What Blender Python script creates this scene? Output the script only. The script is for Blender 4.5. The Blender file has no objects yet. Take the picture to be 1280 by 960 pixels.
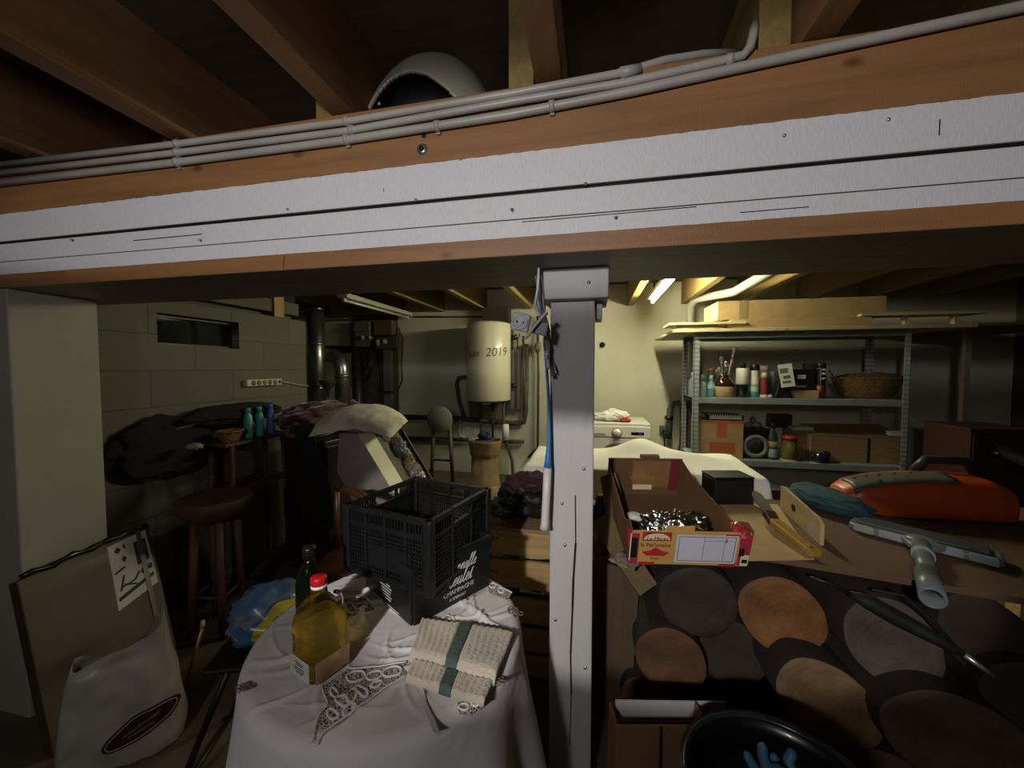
import bpy, bmesh, math, random
from mathutils import Vector, Matrix, Euler, noise
R = math.radians
random.seed(7)
SC = bpy.context.scene
COL = SC.collection
# ------------------------------------------------------------------ camera
CAM = Vector((0, 0, 1.45)); YAW = R(12.1); PIT = R(2.4); F = 480.0
_s, _c, _sp, _cp = math.sin(YAW), math.cos(YAW), math.sin(PIT), math.cos(PIT)
FW = Vector((-_s*_cp, _c*_cp, -_sp)); RT = Vector((_c, _s, 0)); UP = Vector((-_s*_sp, _c*_sp, _cp))
def ray(px, py):
    return FW + RT*((px-640)/F) + UP*((480-py)/F)
def at(px, py, X=None, Y=None, z=None, d=None):
    """the point of the room seen at a place in the photo, on a known plane"""
    r = ray(px, py)
    if d is None:
        d = X/r.x if X is not None else (Y/r.y if Y is not None else (z-CAM.z)/r.z)
    return CAM + r*d
def dep(p): return (Vector(p)-CAM).dot(FW)
cd = bpy.data.cameras.new('camera'); co = bpy.data.objects.new('camera', cd); COL.objects.link(co)
co.location = CAM; co.rotation_euler = (R(90)-PIT, 0, YAW)
cd.sensor_width = 36; cd.lens = 36*F/1280; cd.clip_start = .02
SC.camera = co
# ------------------------------------------------------------------ materials
def lin(h):
    h = h.lstrip('#'); o = []
    for i in (0, 2, 4):
        v = int(h[i:i+2], 16)/255
        o.append(v/12.92 if v <= .04045 else ((v+.055)/1.055)**2.4)
    return (o[0], o[1], o[2], 1)
MATS = {}
def mat(name, c1, c2=None, scale=8, rough=.6, bump=0, bscale=None, metal=0, stretch=(1,1,1), trans=0, ior=1.45,
        emit=None, estr=0, lo=.35, hi=.65, detail=4, alpha=1, coat=0, sheen=0):
    if name in MATS: return MATS[name]
    m = bpy.data.materials.new(name); m.use_nodes = True; MATS[name] = m
    n = m.node_tree.nodes; l = m.node_tree.links; b = n['Principled BSDF']
    b.inputs['Roughness'].default_value = rough; b.inputs['Metallic'].default_value = metal
    b.inputs['Transmission Weight'].default_value = trans; b.inputs['IOR'].default_value = ior
    b.inputs['Alpha'].default_value = alpha; b.inputs['Coat Weight'].default_value = coat
    b.inputs['Sheen Weight'].default_value = sheen
    c1 = lin(c1); b.inputs['Base Color'].default_value = c1
    if emit:
        b.inputs['Emission Color'].default_value = lin(emit); b.inputs['Emission Strength'].default_value = estr
    if c2 or bump:
        tc = n.new('ShaderNodeTexCoord'); mp = n.new('ShaderNodeMapping'); mp.inputs['Scale'].default_value = stretch
        l.new(tc.outputs['Object'], mp.inputs['Vector'])
        if c2:
            t = n.new('ShaderNodeTexNoise'); t.inputs['Scale'].default_value = scale; t.inputs['Detail'].default_value = detail
            l.new(mp.outputs['Vector'], t.inputs['Vector'])
            r = n.new('ShaderNodeValToRGB'); e = r.color_ramp.elements
            e[0].position = lo; e[0].color = c1; e[1].position = hi; e[1].color = lin(c2)
            l.new(t.outputs['Fac'], r.inputs['Fac']); l.new(r.outputs['Color'], b.inputs['Base Color'])
        if bump:
            t2 = n.new('ShaderNodeTexNoise'); t2.inputs['Scale'].default_value = bscale or scale*2; t2.inputs['Detail'].default_value = 6
            l.new(mp.outputs['Vector'], t2.inputs['Vector'])
            bm_ = n.new('ShaderNodeBump'); bm_.inputs['Strength'].default_value = bump; bm_.inputs['Distance'].default_value = .01
            l.new(t2.outputs['Fac'], bm_.inputs['Height']); l.new(bm_.outputs['Normal'], b.inputs['Normal'])
    return m
def ramp(n, pts, interp='LINEAR'):
    r = n.new('ShaderNodeValToRGB'); r.color_ramp.interpolation = interp
    e = r.color_ramp.elements
    while len(e) < len(pts): e.new(.5)
    for i, (p, c) in enumerate(pts):
        e[i].position = p; e[i].color = c if isinstance(c, tuple) else lin(c)
    return r
def nm(name):
    m = bpy.data.materials.new(name); m.use_nodes = True; MATS[name] = m
    return m, m.node_tree.nodes, m.node_tree.links, m.node_tree.nodes['Principled BSDF']
def math_(n, l, op, a, b):
    q = n.new('ShaderNodeMath'); q.operation = op
    for i, v in enumerate((a, b)):
        if v is None: continue
        if isinstance(v, (int, float)): q.inputs[i].default_value = v
        else: l.new(v, q.inputs[i])
    return q.outputs[0]

def wood_mat(name, c1, c2, axis='X', k=6, rough=.55, knots=True):
    if name in MATS: return MATS[name]
    m, n, l, b = nm(name)
    tc = n.new('ShaderNodeTexCoord'); mp = n.new('ShaderNodeMapping')
    st = {'X': (1, 12, 12), 'Y': (12, 1, 12), 'Z': (12, 12, 1)}[axis]
    mp.inputs['Scale'].default_value = st; l.new(tc.outputs['Object'], mp.inputs['Vector'])
    t = n.new('ShaderNodeTexNoise'); t.inputs['Scale'].default_value = k; t.inputs['Detail'].default_value = 5
    t.inputs['Distortion'].default_value = .6
    l.new(mp.outputs['Vector'], t.inputs['Vector'])
    pts = [(.3, c1), (.7, c2)]
    r = ramp(n, pts); l.new(t.outputs['Fac'], r.inputs['Fac'])
    out = r.outputs['Color']
    if knots:
        v = n.new('ShaderNodeTexVoronoi'); v.inputs['Scale'].default_value = 4.5
        l.new(tc.outputs['Object'], v.inputs['Vector'])
        kr = ramp(n, [(.05, (1, 1, 1, 1)), (.11, (0, 0, 0, 1))]); l.new(v.outputs['Distance'], kr.inputs['Fac'])
        mx = n.new('ShaderNodeMixRGB'); mx.inputs['Color2'].default_value = tuple(x*.35 for x in lin(c1)[:3])+(1,)
        q = math_(n, l, 'MULTIPLY', kr.outputs['Color'], .7)
        l.new(q, mx.inputs['Fac']); l.new(out, mx.inputs['Color1']); out = mx.outputs['Color']
    l.new(out, b.inputs['Base Color']); b.inputs['Roughness'].default_value = rough
    bp = n.new('ShaderNodeBump'); bp.inputs['Strength'].default_value = .15; bp.inputs['Distance'].default_value = .01
    l.new(t.outputs['Fac'], bp.inputs['Height']); l.new(bp.outputs['Normal'], b.inputs['Normal'])
    return m
# ------------------------------------------------------------------ mesh builder
def wmat(o):
    M = o.matrix_basis.copy()
    while o.parent:
        o = o.parent; M = o.matrix_basis @ M
    return M
class MB:
    def __init__(s): s.v = []; s.f = []; s.sm = []
    def add(s, vs, fs, smooth=False):
        k = len(s.v); s.v += [Vector(p) for p in vs]
        for f in fs: s.f.append(tuple(i+k for i in f)); s.sm.append(smooth)
        return s
    def box(s, c, sz, rotz=0, M=None):
        x, y, z = sz[0]/2, sz[1]/2, sz[2]/2
        vs = [Vector((a*x, b*y, d*z)) for a in (-1, 1) for b in (-1, 1) for d in (-1, 1)]
        Q = Matrix.Translation(c) @ (M.to_4x4() if M else Matrix.Rotation(rotz, 4, 'Z'))
        return s.add([Q@p for p in vs], [(0,1,3,2),(4,6,7,5),(0,4,5,1),(2,3,7,6),(0,2,6,4),(1,5,7,3)])
    def lohi(s, a, b): return s.box([(p+q)/2 for p, q in zip(a, b)], [abs(q-p) for p, q in zip(a, b)])
    def bar(s, p, q, w, h, up=(0, 0, 1)):
        p, q = Vector(p), Vector(q); y = (q-p); L = y.length; y.normalize(); u = Vector(up)
        x = y.cross(u)
        if x.length < 1e-4: x = y.cross(Vector((1, 0, 0)))
        x.normalize(); zz = x.cross(y)
        M = Matrix((x, y, zz)).transposed()
        return s.box((p+q)/2, (w, L, h), M=M)
    def tube(s, path, r, seg=10, cap=True, closed=False):
        P = [Vector(p) for p in path]; n = len(P)
        rs = r if isinstance(r, (list, tuple)) else [r]*n
        T = []
        for i in range(n):
            if closed: t = P[(i+1) % n]-P[i-1]
            else: t = P[min(i+1, n-1)]-P[max(i-1, 0)]
            T.append(t.normalized())
        u = T[0].orthogonal().normalized(); vs = []
        for i in range(n):
            u = (u - T[i]*u.dot(T[i])).normalized(); w = T[i].cross(u)
            for k in range(seg):
                a = 2*math.pi*k/seg; vs.append(P[i]+(u*math.cos(a)+w*math.sin(a))*rs[i])
        fs = []
        for i in range(n if closed else n-1):
            j = (i+1) % n
            for k in range(seg):
                k2 = (k+1) % seg; fs.append((i*seg+k, i*seg+k2, j*seg+k2, j*seg+k))
        if cap and not closed:
            fs.append(tuple(reversed(range(seg)))); fs.append(tuple((n-1)*seg+k for k in range(seg)))
        return s.add(vs, fs, True)
    def lathe(s, prof, c=(0, 0, 0), seg=24, n=2.0, rot=0, sx=1, sy=1, M=None, ring=False):
        vs = []; c = Vector(c)
        for (r, z) in prof:
            for k in range(seg):
                a = 2*math.pi*k/seg; ca, sa = math.cos(a), math.sin(a)
                if n != 2: q = (abs(ca)**n+abs(sa)**n)**(-1/n)
                else: q = 1
                p = Vector((ca*q*r*sx, sa*q*r*sy, z)); p = Matrix.Rotation(rot, 3, 'Z') @ p
                if M: p = M @ p
                vs.append(c+p)
        fs = []; m = len(prof)
        for i in range(m-1):
            for k in range(seg):
                k2 = (k+1) % seg; fs.append((i*seg+k, i*seg+k2, (i+1)*seg+k2, (i+1)*seg+k))
        if ring:
            for k in range(seg): fs.append(((m-1)*seg+k, (m-1)*seg+(k+1) % seg, (k+1) % seg, k))
        if not ring and prof[0][0] > 1e-5: fs.append(tuple(reversed(range(seg))))
        if not ring and prof[-1][0] > 1e-5: fs.append(tuple((m-1)*seg+k for k in range(seg)))
        return s.add(vs, fs, True)
    def prism(s, pts, h, M=None, smooth=False):
        """2D outline in local XY, extruded along local Z from 0 to h"""
        n = len(pts); M = M or Matrix.Identity(4)
        vs = [M @ Vector((p[0], p[1], 0)) for p in pts]+[M @ Vector((p[0], p[1], h)) for p in pts]
        fs = [tuple(reversed(range(n))), tuple(range(n, 2*n))]+[(i, (i+1) % n, n+(i+1) % n, n+i) for i in range(n)]
        return s.add(vs, fs, smooth)
    def blob(s, c, sz, amp=.15, freq=2.5, seed=0, sub=3, pw=2.0, flat=None, rotz=0):
        bm = bmesh.new(); bmesh.ops.create_icosphere(bm, subdivisions=sub+1, radius=1)
        Q = Matrix.Rotation(rotz, 3, 'Z'); vs = []
        for v in bm.verts:
            p = v.co.normalized()
            q = (abs(p.x)**pw+abs(p.y)**pw+abs(p.z)**pw)**(-1/pw)
            k = 1+amp*noise.noise(p*freq+Vector((seed*7.3, seed*3.1, seed)))+amp*.45*noise.noise(p*freq*2.7+Vector((seed, 0, 9)))
            w = Vector((p.x*q*k*sz[0], p.y*q*k*sz[1], p.z*q*k*sz[2]))
            if flat is not None: w.z = max(w.z, flat)
            vs.append(Vector(c)+Q@w)
        fs = [tuple(v.index for v in f.verts) for f in bm.faces]; bm.free()
        return s.add(vs, fs, True)
    def grid(s, fn, nu, nv, smooth=True, closeu=False):
        vs = [fn(i/(nu if closeu else nu-1), j/(nv-1)) for j in range(nv) for i in range(nu)]
        fs = []
        for j in range(nv-1):
            for i in range(nu if closeu else nu-1):
                i2 = (i+1) % nu; fs.append((j*nu+i, j*nu+i2, (j+1)*nu+i2, (j+1)*nu+i))
        return s.add(vs, fs, smooth)
    def build(s, name, m, parent=None, world=False, bevel=0, solid=0, sub=0, label=None, cat=None, group=None, kind=None, seg=2):
        vs = s.v; loc = None
        if parent is not None and world:
            I = wmat(parent).inverted(); vs = [I@p for p in vs]
        elif parent is None:
            lo = [min(p[i] for p in vs) for i in range(3)]; hi = [max(p[i] for p in vs) for i in range(3)]
            loc = Vector(((lo[0]+hi[0])/2, (lo[1]+hi[1])/2, lo[2])); vs = [p-loc for p in vs]
        me = bpy.data.meshes.new(name); me.from_pydata([tuple(p) for p in vs], [], s.f)
        me.polygons.foreach_set('use_smooth', s.sm)
        bm = bmesh.new(); bm.from_mesh(me); bmesh.ops.recalc_face_normals(bm, faces=bm.faces); bm.to_mesh(me); bm.free()
        if isinstance(m, (list, tuple)):
            for q in m: me.materials.append(q)
        else: me.materials.append(m)
        me.update()
        o = bpy.data.objects.new(name, me); COL.objects.link(o)
        if parent is not None: o.parent = parent
        elif loc is not None: o.location = loc
        if solid:
            d = o.modifiers.new('solid', 'SOLIDIFY'); d.thickness = abs(solid); d.offset = 1 if solid < 0 else -1
        if bevel:
            d = o.modifiers.new('bevel', 'BEVEL'); d.width = bevel; d.segments = seg; d.limit_method = 'ANGLE'; d.angle_limit = R(40)
        if sub:
            d = o.modifiers.new('sub', 'SUBSURF'); d.levels = sub; d.render_levels = sub
        if label: o['label'] = label
        if cat: o['category'] = cat
        if group: o['group'] = group
        if kind: o['kind'] = kind
        return o
def thing(name, label, cat, loc=(0, 0, 0), rot=0, group=None):
    o = bpy.data.objects.new(name, None); COL.objects.link(o); o.empty_display_size = .05
    o.location = loc; o.rotation_euler = rot if isinstance(rot, (tuple, list)) else (0, 0, rot)
    o['label'] = label; o['category'] = cat
    if group: o['group'] = group
    return o
def frame(o, x, y):
    """4x4 frame from an origin and two directions (normal = x cross y)"""
    x = Vector(x).normalized(); y = Vector(y); z = x.cross(y).normalized(); y = z.cross(x)
    M = Matrix((x, y, z)).transposed().to_4x4(); M.translation = Vector(o); return M
def text(name, body, M, size, m, parent, shear=0, ext=.0006, sx=1, world=True, align='CENTER', label=None):
    cu = bpy.data.curves.new(name, 'FONT'); cu.body = body; cu.size = size; cu.shear = shear; cu.extrude = ext
    cu.align_x = align; cu.align_y = 'CENTER'; cu.resolution_u = 3
    t = bpy.data.objects.new('tmp', cu); COL.objects.link(t)
    dg = bpy.context.evaluated_depsgraph_get(); me = bpy.data.meshes.new_from_object(t.evaluated_get(dg))
    bpy.data.objects.remove(t)
    me.transform(M @ Matrix.Diagonal((sx, 1, 1, 1)))
    if parent is not None and world: me.transform(wmat(parent).inverted())
    me.materials.clear(); me.materials.append(m)
    o = bpy.data.objects.new(name, me); COL.objects.link(o); o.parent = parent
    if label: o['label'] = label
    return o
def arc(c, r, a0, a1, n, ux, uy):
    c, ux, uy = Vector(c), Vector(ux), Vector(uy)
    return [c+ux*r*math.cos(a0+(a1-a0)*i/n)+uy*r*math.sin(a0+(a1-a0)*i/n) for i in range(n+1)]
# shared materials
WHITEP = mat('white_plastic', '#d8d6d0', rough=.4, bump=.02, scale=20)
BLACKP = mat('black_plastic', '#101112', '#17181a', rough=.38, scale=30, bump=.03)
CARD = mat('cardboard', '#8d7048', '#9a7c52', scale=9, rough=.85, bump=.05, bscale=60, stretch=(1, 1, 6))
CARDL = mat('light_cardboard', '#a58a5e', '#b2976a', scale=9, rough=.85, bump=.05, bscale=60)
CARDD = mat('brown_cardboard', '#7a5433', '#6b4829', scale=6, rough=.85, bump=.05, bscale=50)
STEEL = mat('galvanised_steel', '#9aa0a0', '#b3b8b6', rough=.35, metal=.85, scale=25)
GREYPIPE = mat('grey_pipe', '#8b8a85', '#9a9892', rough=.45, scale=10, bump=.03)
DARKMET = mat('dark_metal', '#2b2a28', '#3a3733', rough=.45, metal=.6, scale=20)
COPPER = mat('old_copper', '#5a4a38', '#4a3d2e', rough=.5, metal=.3, scale=12)
BROWNW = wood_mat('brown_stool_wood', '#3e2617', '#553521', 'Z', 3, .65, False)
PLANKX = wood_mat('pallet_wood', '#9a7b50', '#b89868', 'X', 3, .7)
DARKW = wood_mat('dark_cabinet_wood', '#1b120c', '#2a1c12', 'Z', 3, .45, False)
WHITEC = mat('white_cotton', '#d9d6cf', '#cbc8c0', scale=6, rough=.95, bump=.12, bscale=220, sheen=.2)
# ================================================================== THE SETTING
S = 'structure'
m, n, l, b = nm('concrete_floor')
tc = n.new('ShaderNodeTexCoord'); t = n.new('ShaderNodeTexNoise'); t.inputs['Scale'].default_value = 3; t.inputs['Detail'].default_value = 8
l.new(tc.outputs['Object'], t.inputs['Vector']); r = ramp(n, [(.35, '#4a3d30'), (.65, '#5e4f3e')]); l.new(t.outputs['Fac'], r.inputs['Fac'])
l.new(r.outputs['Color'], b.inputs['Base Color']); b.inputs['Roughness'].default_value = .8
FLOORM = m
MB().lohi((-5, -2.2, -.1), (4.5, 5.3, 0)).build('floor', FLOORM, kind=S)
CEILM = wood_mat('ceiling_board', '#443022', '#55402c', 'X', 2, .8, False)
MB().lohi((-5, -2.2, 2.5), (4.5, 5.3, 2.58)).build('ceiling', CEILM, kind=S)
PLAST = mat('back_wall_plaster', '#c2c0ac', '#b6b49f', scale=2.5, rough=.9, bump=.25, bscale=45)
MB().lohi((-5, 5.05, 0), (4.5, 5.25, 2.50)).build('wall_back', PLAST, kind=S)
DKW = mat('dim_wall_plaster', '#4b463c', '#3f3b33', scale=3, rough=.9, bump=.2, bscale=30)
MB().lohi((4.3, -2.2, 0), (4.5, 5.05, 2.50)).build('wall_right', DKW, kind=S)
GRW = mat('grey_green_wall', '#5c5b4a', '#525142', scale=3, rough=.9, bump=.2, bscale=40)
MB().lohi((-5, 1.5, 0), (-4.8, 5.05, 2.50)).build('wall_recess', GRW, kind=S)
# block wall along the left side with a letterbox opening one block big
m, n, l, b = nm('painted_blockwork')
tc = n.new('ShaderNodeTexCoord'); sx = n.new('ShaderNodeSeparateXYZ'); cb = n.new('ShaderNodeCombineXYZ')
l.new(tc.outputs['Object'], sx.inputs[0]); l.new(sx.outputs['Y'], cb.inputs['X']); l.new(sx.outputs['Z'], cb.inputs['Y'])
mp = n.new('ShaderNodeMapping'); mp.inputs['Location'].default_value = (.14, .05, 0); l.new(cb.outputs[0], mp.inputs['Vector'])
bk = n.new('ShaderNodeTexBrick'); bk.inputs['Scale'].default_value = 1; bk.inputs['Brick Width'].default_value = .52
bk.inputs['Row Height'].default_value = .212; bk.inputs['Mortar Size'].default_value = .004; bk.inputs['Mortar Smooth'].default_value = .3
bk.inputs['Color1'].default_value = lin('#605d50'); bk.inputs['Color2'].default_value = lin('#58564a'); bk.inputs['Mortar'].default_value = lin('#48463b')
l.new(mp.outputs[0], bk.inputs['Vector'])
t = n.new('ShaderNodeTexNoise'); t.inputs['Scale'].default_value = 40; t.inputs['Detail'].default_value = 6; l.new(tc.outputs['Object'], t.inputs['Vector'])
ad = math_(n, l, 'MULTIPLY', t.outputs['Fac'], .5); ad2 = math_(n, l, 'SUBTRACT', ad, bk.outputs['Fac'])
bp = n.new('ShaderNodeBump'); bp.inputs['Strength'].default_value = .5; bp.inputs['Distance'].default_value = .008
l.new(ad2, bp.inputs['Height']); l.new(bp.outputs[0], b.inputs['Normal']); l.new(bk.outputs['Color'], b.inputs['Base Color']); b.inputs['Roughness'].default_value = .85
BLOCKM = m
w0, w1, z0, z1 = 1.77, 2.30, 1.585, 1.775
w = MB().lohi((-2.7, 1.3, 0), (-2.5, w0, 1.86)).lohi((-2.7, w1, 0), (-2.5, 2.95, 1.86)).lohi((-2.7, w0, 0), (-2.5, w1, z0)).lohi((-2.7, w0, z1), (-2.5, w1, 1.86))
w.build('wall_left', BLOCKM, kind=S)
GLASSD = mat('dark_glass', '#0b1014', rough=.03, ior=1.2)
fr = MB()
for a, c_ in (((-2.6, w0, z0), (-2.56, w1, z0+.018)), ((-2.6, w0, z1-.018), (-2.56, w1, z1)), ((-2.6, w0, z0+.018), (-2.56, w0+.018, z1-.018)), ((-2.6, w1-.018, z0+.018), (-2.56, w1, z1-.018))): fr.lohi(a, c_)
win = fr.build('window_1', DARKMET, kind=S, bevel=.002)
MB().lohi((-2.59, w0+.018, z0+.018), (-2.58, w1-.018, z1-.018)).build('window_pane', GLASSD, win, world=True)
# painted pier under the left end of the beam
PIERM = mat('pier_paint', '#9a9386', '#908a7c', scale=3, rough=.8, bump=.15, bscale=50)
MB().lohi((-3.2, 1.075, 0), (-2.27, 1.36, 1.764)).build('wall_pier', PIERM, kind=S, bevel=.006)
# header boards between the top of the block wall and the ceiling
MB().lohi((-2.68, 1.52, 1.9), (-2.52, 2.9, 2.0)).lohi((-2.68, 1.52, 1.86), (-2.6, 2.9, 1.9)).build('trim_1', GRW, kind=S)
MB().lohi((-2.78, 1.5, 2.0), (-2.6, 2.95, 2.50)).build('wall_upper', mat('dark_upper_boards', '#26221b', '#1e1a15', scale=4, rough=.9), kind=S)

# ---- joists: bare timbers, the front row and the row beyond the beam
JF = wood_mat('front_joist_wood', '#6a4829', '#7f5935', 'Y', 2.2, .65)
JB = wood_mat('back_joist_wood', '#6f5a30', '#85703c', 'Y', 2.2, .65)  # front row's timber with the tube's yellow light put into the colour
fx = [-2.02, -1.38, -.76, -.128, .51, 1.14]
nth = ['leftmost', 'second from the left', 'third from the left', 'fourth from the left', 'fifth from the left', 'rightmost']
for i, x in enumerate(fx):
    MB().lohi((x-.036, -2.1, 2.225), (x+.036, 1.44, 2.50)).build('ceiling_joist', JF, bevel=.003,
        label='bare brown joist in front of the beam, %s of the front row' % nth[i], cat='joist', group='ceiling joists in front of the beam')
bxs = [-3.9, -3.3, -2.7, -2.07, -1.46, -.84, -.21, .43, 1.06, 1.68, 2.3, 2.92, 3.55]
onth = ['first', 'second', 'third', 'fourth', 'fifth', 'sixth', 'seventh', 'eighth', 'ninth', 'tenth', 'eleventh', 'twelfth', 'thirteenth']
for i, x in enumerate(bxs):
    MB().lohi((x-.036, 1.1, 2.225), (x+.036, 5.04, 2.50)).build('ceiling_joist', JB, bevel=.003,
        label='yellowish joist behind the beam, %s from the left of the back row' % onth[i], cat='joist', group='ceiling joists behind the beam')

# ---- the beam: two glued timbers, lower face painted white
m, n, l, b = nm('beam_wood_and_paint')
tc = n.new('ShaderNodeTexCoord'); ge = n.new('ShaderNodeNewGeometry')
mp = n.new('ShaderNodeMapping'); mp.inputs['Scale'].default_value = (1, 10, 14); l.new(tc.outputs['Object'], mp.inputs['Vector'])
t = n.new('ShaderNodeTexNoise'); t.inputs['Scale'].default_value = 1.6; t.inputs['Detail'].default_value = 6; t.inputs['Distortion'].default_value = .8
l.new(mp.outputs[0], t.inputs['Vector']); wr = ramp(n, [(.3, '#7c5737'), (.7, '#95693f')]); l.new(t.outputs['Fac'], wr.inputs['Fac'])
v = n.new('ShaderNodeTexVoronoi'); v.inputs['Scale'].default_value = 1; mk = n.new('ShaderNodeMapping'); mk.inputs['Scale'].default_value = (4.2, 0, 7.5); l.new(tc.outputs['Object'], mk.inputs['Vector']); l.new(mk.outputs[0], v.inputs['Vector'])
kr = ramp(n, [(.05, (1, 1, 1, 1)), (.13, (0, 0, 0, 1))]); l.new(v.outputs['Distance'], kr.inputs['Fac'])
mx = n.new('ShaderNodeMixRGB'); mx.inputs['Color2'].default_value = lin('#4a2a14'); l.new(math_(n, l, 'MULTIPLY', kr.outputs['Color'], .75), mx.inputs['Fac']); l.new(wr.outputs['Color'], mx.inputs['Color1'])
# paint zone by height, ragged edge, front face only
sp = n.new('ShaderNodeSeparateXYZ'); l.new(tc.outputs['Object'], sp.inputs[0])
m2 = n.new('ShaderNodeMapping'); m2.inputs['Scale'].default_value = (34, 1, 9); l.new(tc.outputs['Object'], m2.inputs['Vector'])
t2 = n.new('ShaderNodeTexNoise'); t2.inputs['Scale'].default_value = 1; t2.inputs['Detail'].default_value = 3; l.new(m2.outputs[0], t2.inputs['Vector'])
zz = math_(n, l, 'ADD', sp.outputs['Z'], math_(n, l, 'MULTIPLY', t2.outputs['Fac'], .007))
up = math_(n, l, 'LESS_THAN', zz, .266); lowr = math_(n, l, 'GREATER_THAN', math_(n, l, 'ADD', sp.outputs['Z'], math_(n, l, 'MULTIPLY', t2.outputs['Fac'], .0025)), .036)
sn = n.new('ShaderNodeSeparateXYZ'); l.new(ge.outputs['True Normal'], sn.inputs[0]); frn = math_(n, l, 'LESS_THAN', sn.outputs['Y'], -.3)
fac = math_(n, l, 'MULTIPLY', math_(n, l, 'MULTIPLY', up, lowr), frn)
# worn spots in the paint
t3 = n.new('ShaderNodeTexNoise'); t3.inputs['Scale'].default_value = 28; t3.inputs['Detail'].default_value = 2; l.new(tc.outputs['Object'], t3.inputs['Vector'])
wn = ramp(n, [(.76, (1, 1, 1, 1)), (.79, (0, 0, 0, 1))]); l.new(t3.outputs['Fac'], wn.inputs['Fac'])
fac = math_(n, l, 'MULTIPLY', fac, wn.outputs['Color'])
t4 = n.new('ShaderNodeTexNoise'); t4.inputs['Scale'].default_value = 5; t4.inputs['Detail'].default_value = 5; l.new(m2.outputs[0], t4.inputs['Vector'])
pr = ramp(n, [(.35, '#cbc8ca'), (.6, '#d3d0d2')]); l.new(t4.outputs['Fac'], pr.inputs['Fac'])
fm = n.new('ShaderNodeMixRGB'); l.new(fac, fm.inputs['Fac']); l.new(mx.outputs['Color'], fm.inputs['Color1']); l.new(pr.outputs['Color'], fm.inputs['Color2'])
un = math_(n, l, 'LESS_THAN', sn.outputs['Z'], -.5); ug = ramp(n, [(.3, '#6b6155'), (.7, '#857a6c')]); l.new(t.outputs['Fac'], ug.inputs['Fac'])  # underside tinted paler grey, bounce light put into the colour
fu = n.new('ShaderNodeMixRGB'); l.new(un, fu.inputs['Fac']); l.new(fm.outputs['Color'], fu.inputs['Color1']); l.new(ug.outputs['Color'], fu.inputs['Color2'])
l.new(fu.outputs['Color'], b.inputs['Base Color']); b.inputs['Roughness'].default_value = .5
t5 = n.new('ShaderNodeTexNoise'); t5.inputs['Scale'].default_value = 9; t5.inputs['Detail'].default_value = 8; l.new(m2.outputs[0], t5.inputs['Vector'])
bp = n.new('ShaderNodeBump'); bp.inputs['Strength'].default_value = .22; bp.inputs['Distance'].default_value = .004
l.new(math_(n, l, 'ADD', t5.outputs['Fac'], math_(n, l, 'MULTIPLY', fac, .3)), bp.inputs['Height']); l.new(bp.outputs[0], b.inputs['Normal'])
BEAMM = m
beam = thing('timber_beam', 'long timber beam crossing the whole picture, brown above and painted white below', 'beam', (0, 1.067, 1.78))
x0, x1 = -3.3, 4.28
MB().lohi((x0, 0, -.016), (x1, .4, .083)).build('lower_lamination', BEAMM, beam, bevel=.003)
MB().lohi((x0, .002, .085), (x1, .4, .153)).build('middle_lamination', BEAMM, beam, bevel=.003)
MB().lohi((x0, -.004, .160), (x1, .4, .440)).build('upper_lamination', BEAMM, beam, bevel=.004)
MB().lohi((x0, .012, .152), (x1, .4, .161)).build('glue_joint', mat('dark_gap', '#15110d'), beam)
p = at(528, 187, Y=1.063); q = at(530, 170, Y=1.063)
bo = MB().lathe([(.0, 0), (.016, 0), (.016, .003), (.0, .003)], seg=20, M=Matrix.Rotation(R(90), 3, 'X')); bo.v = [w_+Vector((p.x, 1.063, p.z)) for w_ in bo.v]
bo.build('washer', STEEL, beam, world=True)
MB().tube([(p.x, 1.064, p.z), (p.x, 1.054, p.z)], .007, 6).build('bolt_head', DARKMET, beam, world=True)
MB().tube([(q.x, 1.066, q.z), (q.x, 1.0615, q.z)], .007, 10).build('bolt_hole', mat('dark_gap', '#15110d'), beam, world=True)
for px, py in ((732, 230), (640, 262), (90, 300), (360, 262), (770, 272), (980, 170), (1110, 150), (250, 300), (520, 250)):
    p = at(px, py, Y=1.064)
    MB().lathe([(0, 0), (.005, 0), (.004, .003), (0, .004)], (p.x, p.y, p.z), 10, M=Matrix.Rotation(R(90), 3, 'X')).build('nail_head', STEEL, beam, world=True)

sp_m = MB()
for xa, za, xb, zb in ((-.62, .155, -.62, .205), (-.98, -.012, -.975, .03), (-.2, .075, .25, .078), (-1.6, .12, -1.3, .121), (.35, .055, .5, .056), (.75, .19, .75, .225)):
    sp_m.bar((xa, -.0042 if za > .155 else -.0002, za), (xb, -.0042 if zb > .155 else -.0002, zb), .0022, .0012, up=(0, 1, 0))
sp_m.build('paint_split', mat('dark_gap', '#15110d'), beam)

# ---- post with its bearing block
POSTM = mat('post_paint', '#b8b4b2', '#adaaa8', scale=3, rough=.55, bump=.35, bscale=14, stretch=(3, 3, .5))
post = thing('timber_post', 'white painted square timber post standing under the beam', 'post', (-.071, 1.337, 0))
ps = MB(); NX, NZ = 2, 30
ps.lohi((-.071, -.071, 0), (.071, .071, 1.667)); ps.build('shaft', POSTM, post, bevel=.005)
cr = MB(); cpts = [(.012, 1.06), (.014, .9), (.008, .78), (.006, .68), (.001, .52), (.004, .38), (.000, .2)]
for i in range(len(cpts)-1):
    (xa, za), (xb, zb) = cpts[i], cpts[i+1]
    cw = (.004, .007, .0075, .006, .005, .003)[i]
    cr.bar((xa*1.1, -.0715, za*1.0-.03), (xb*1.1, -.0715, zb-.03), cw, .003, up=(0, 1, 0))
cr.build('crack', mat('dark_gap', '#15110d'), post)
MB().lohi((-.092, -.112, 1.667), (.112, .11, 1.764)).build('bearing_block', POSTM, post, bevel=.005)
MB().lohi((.0715, -.03, 1.61), (.095, .06, 1.667)).build('packing_piece', POSTM, post, bevel=.003)
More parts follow.
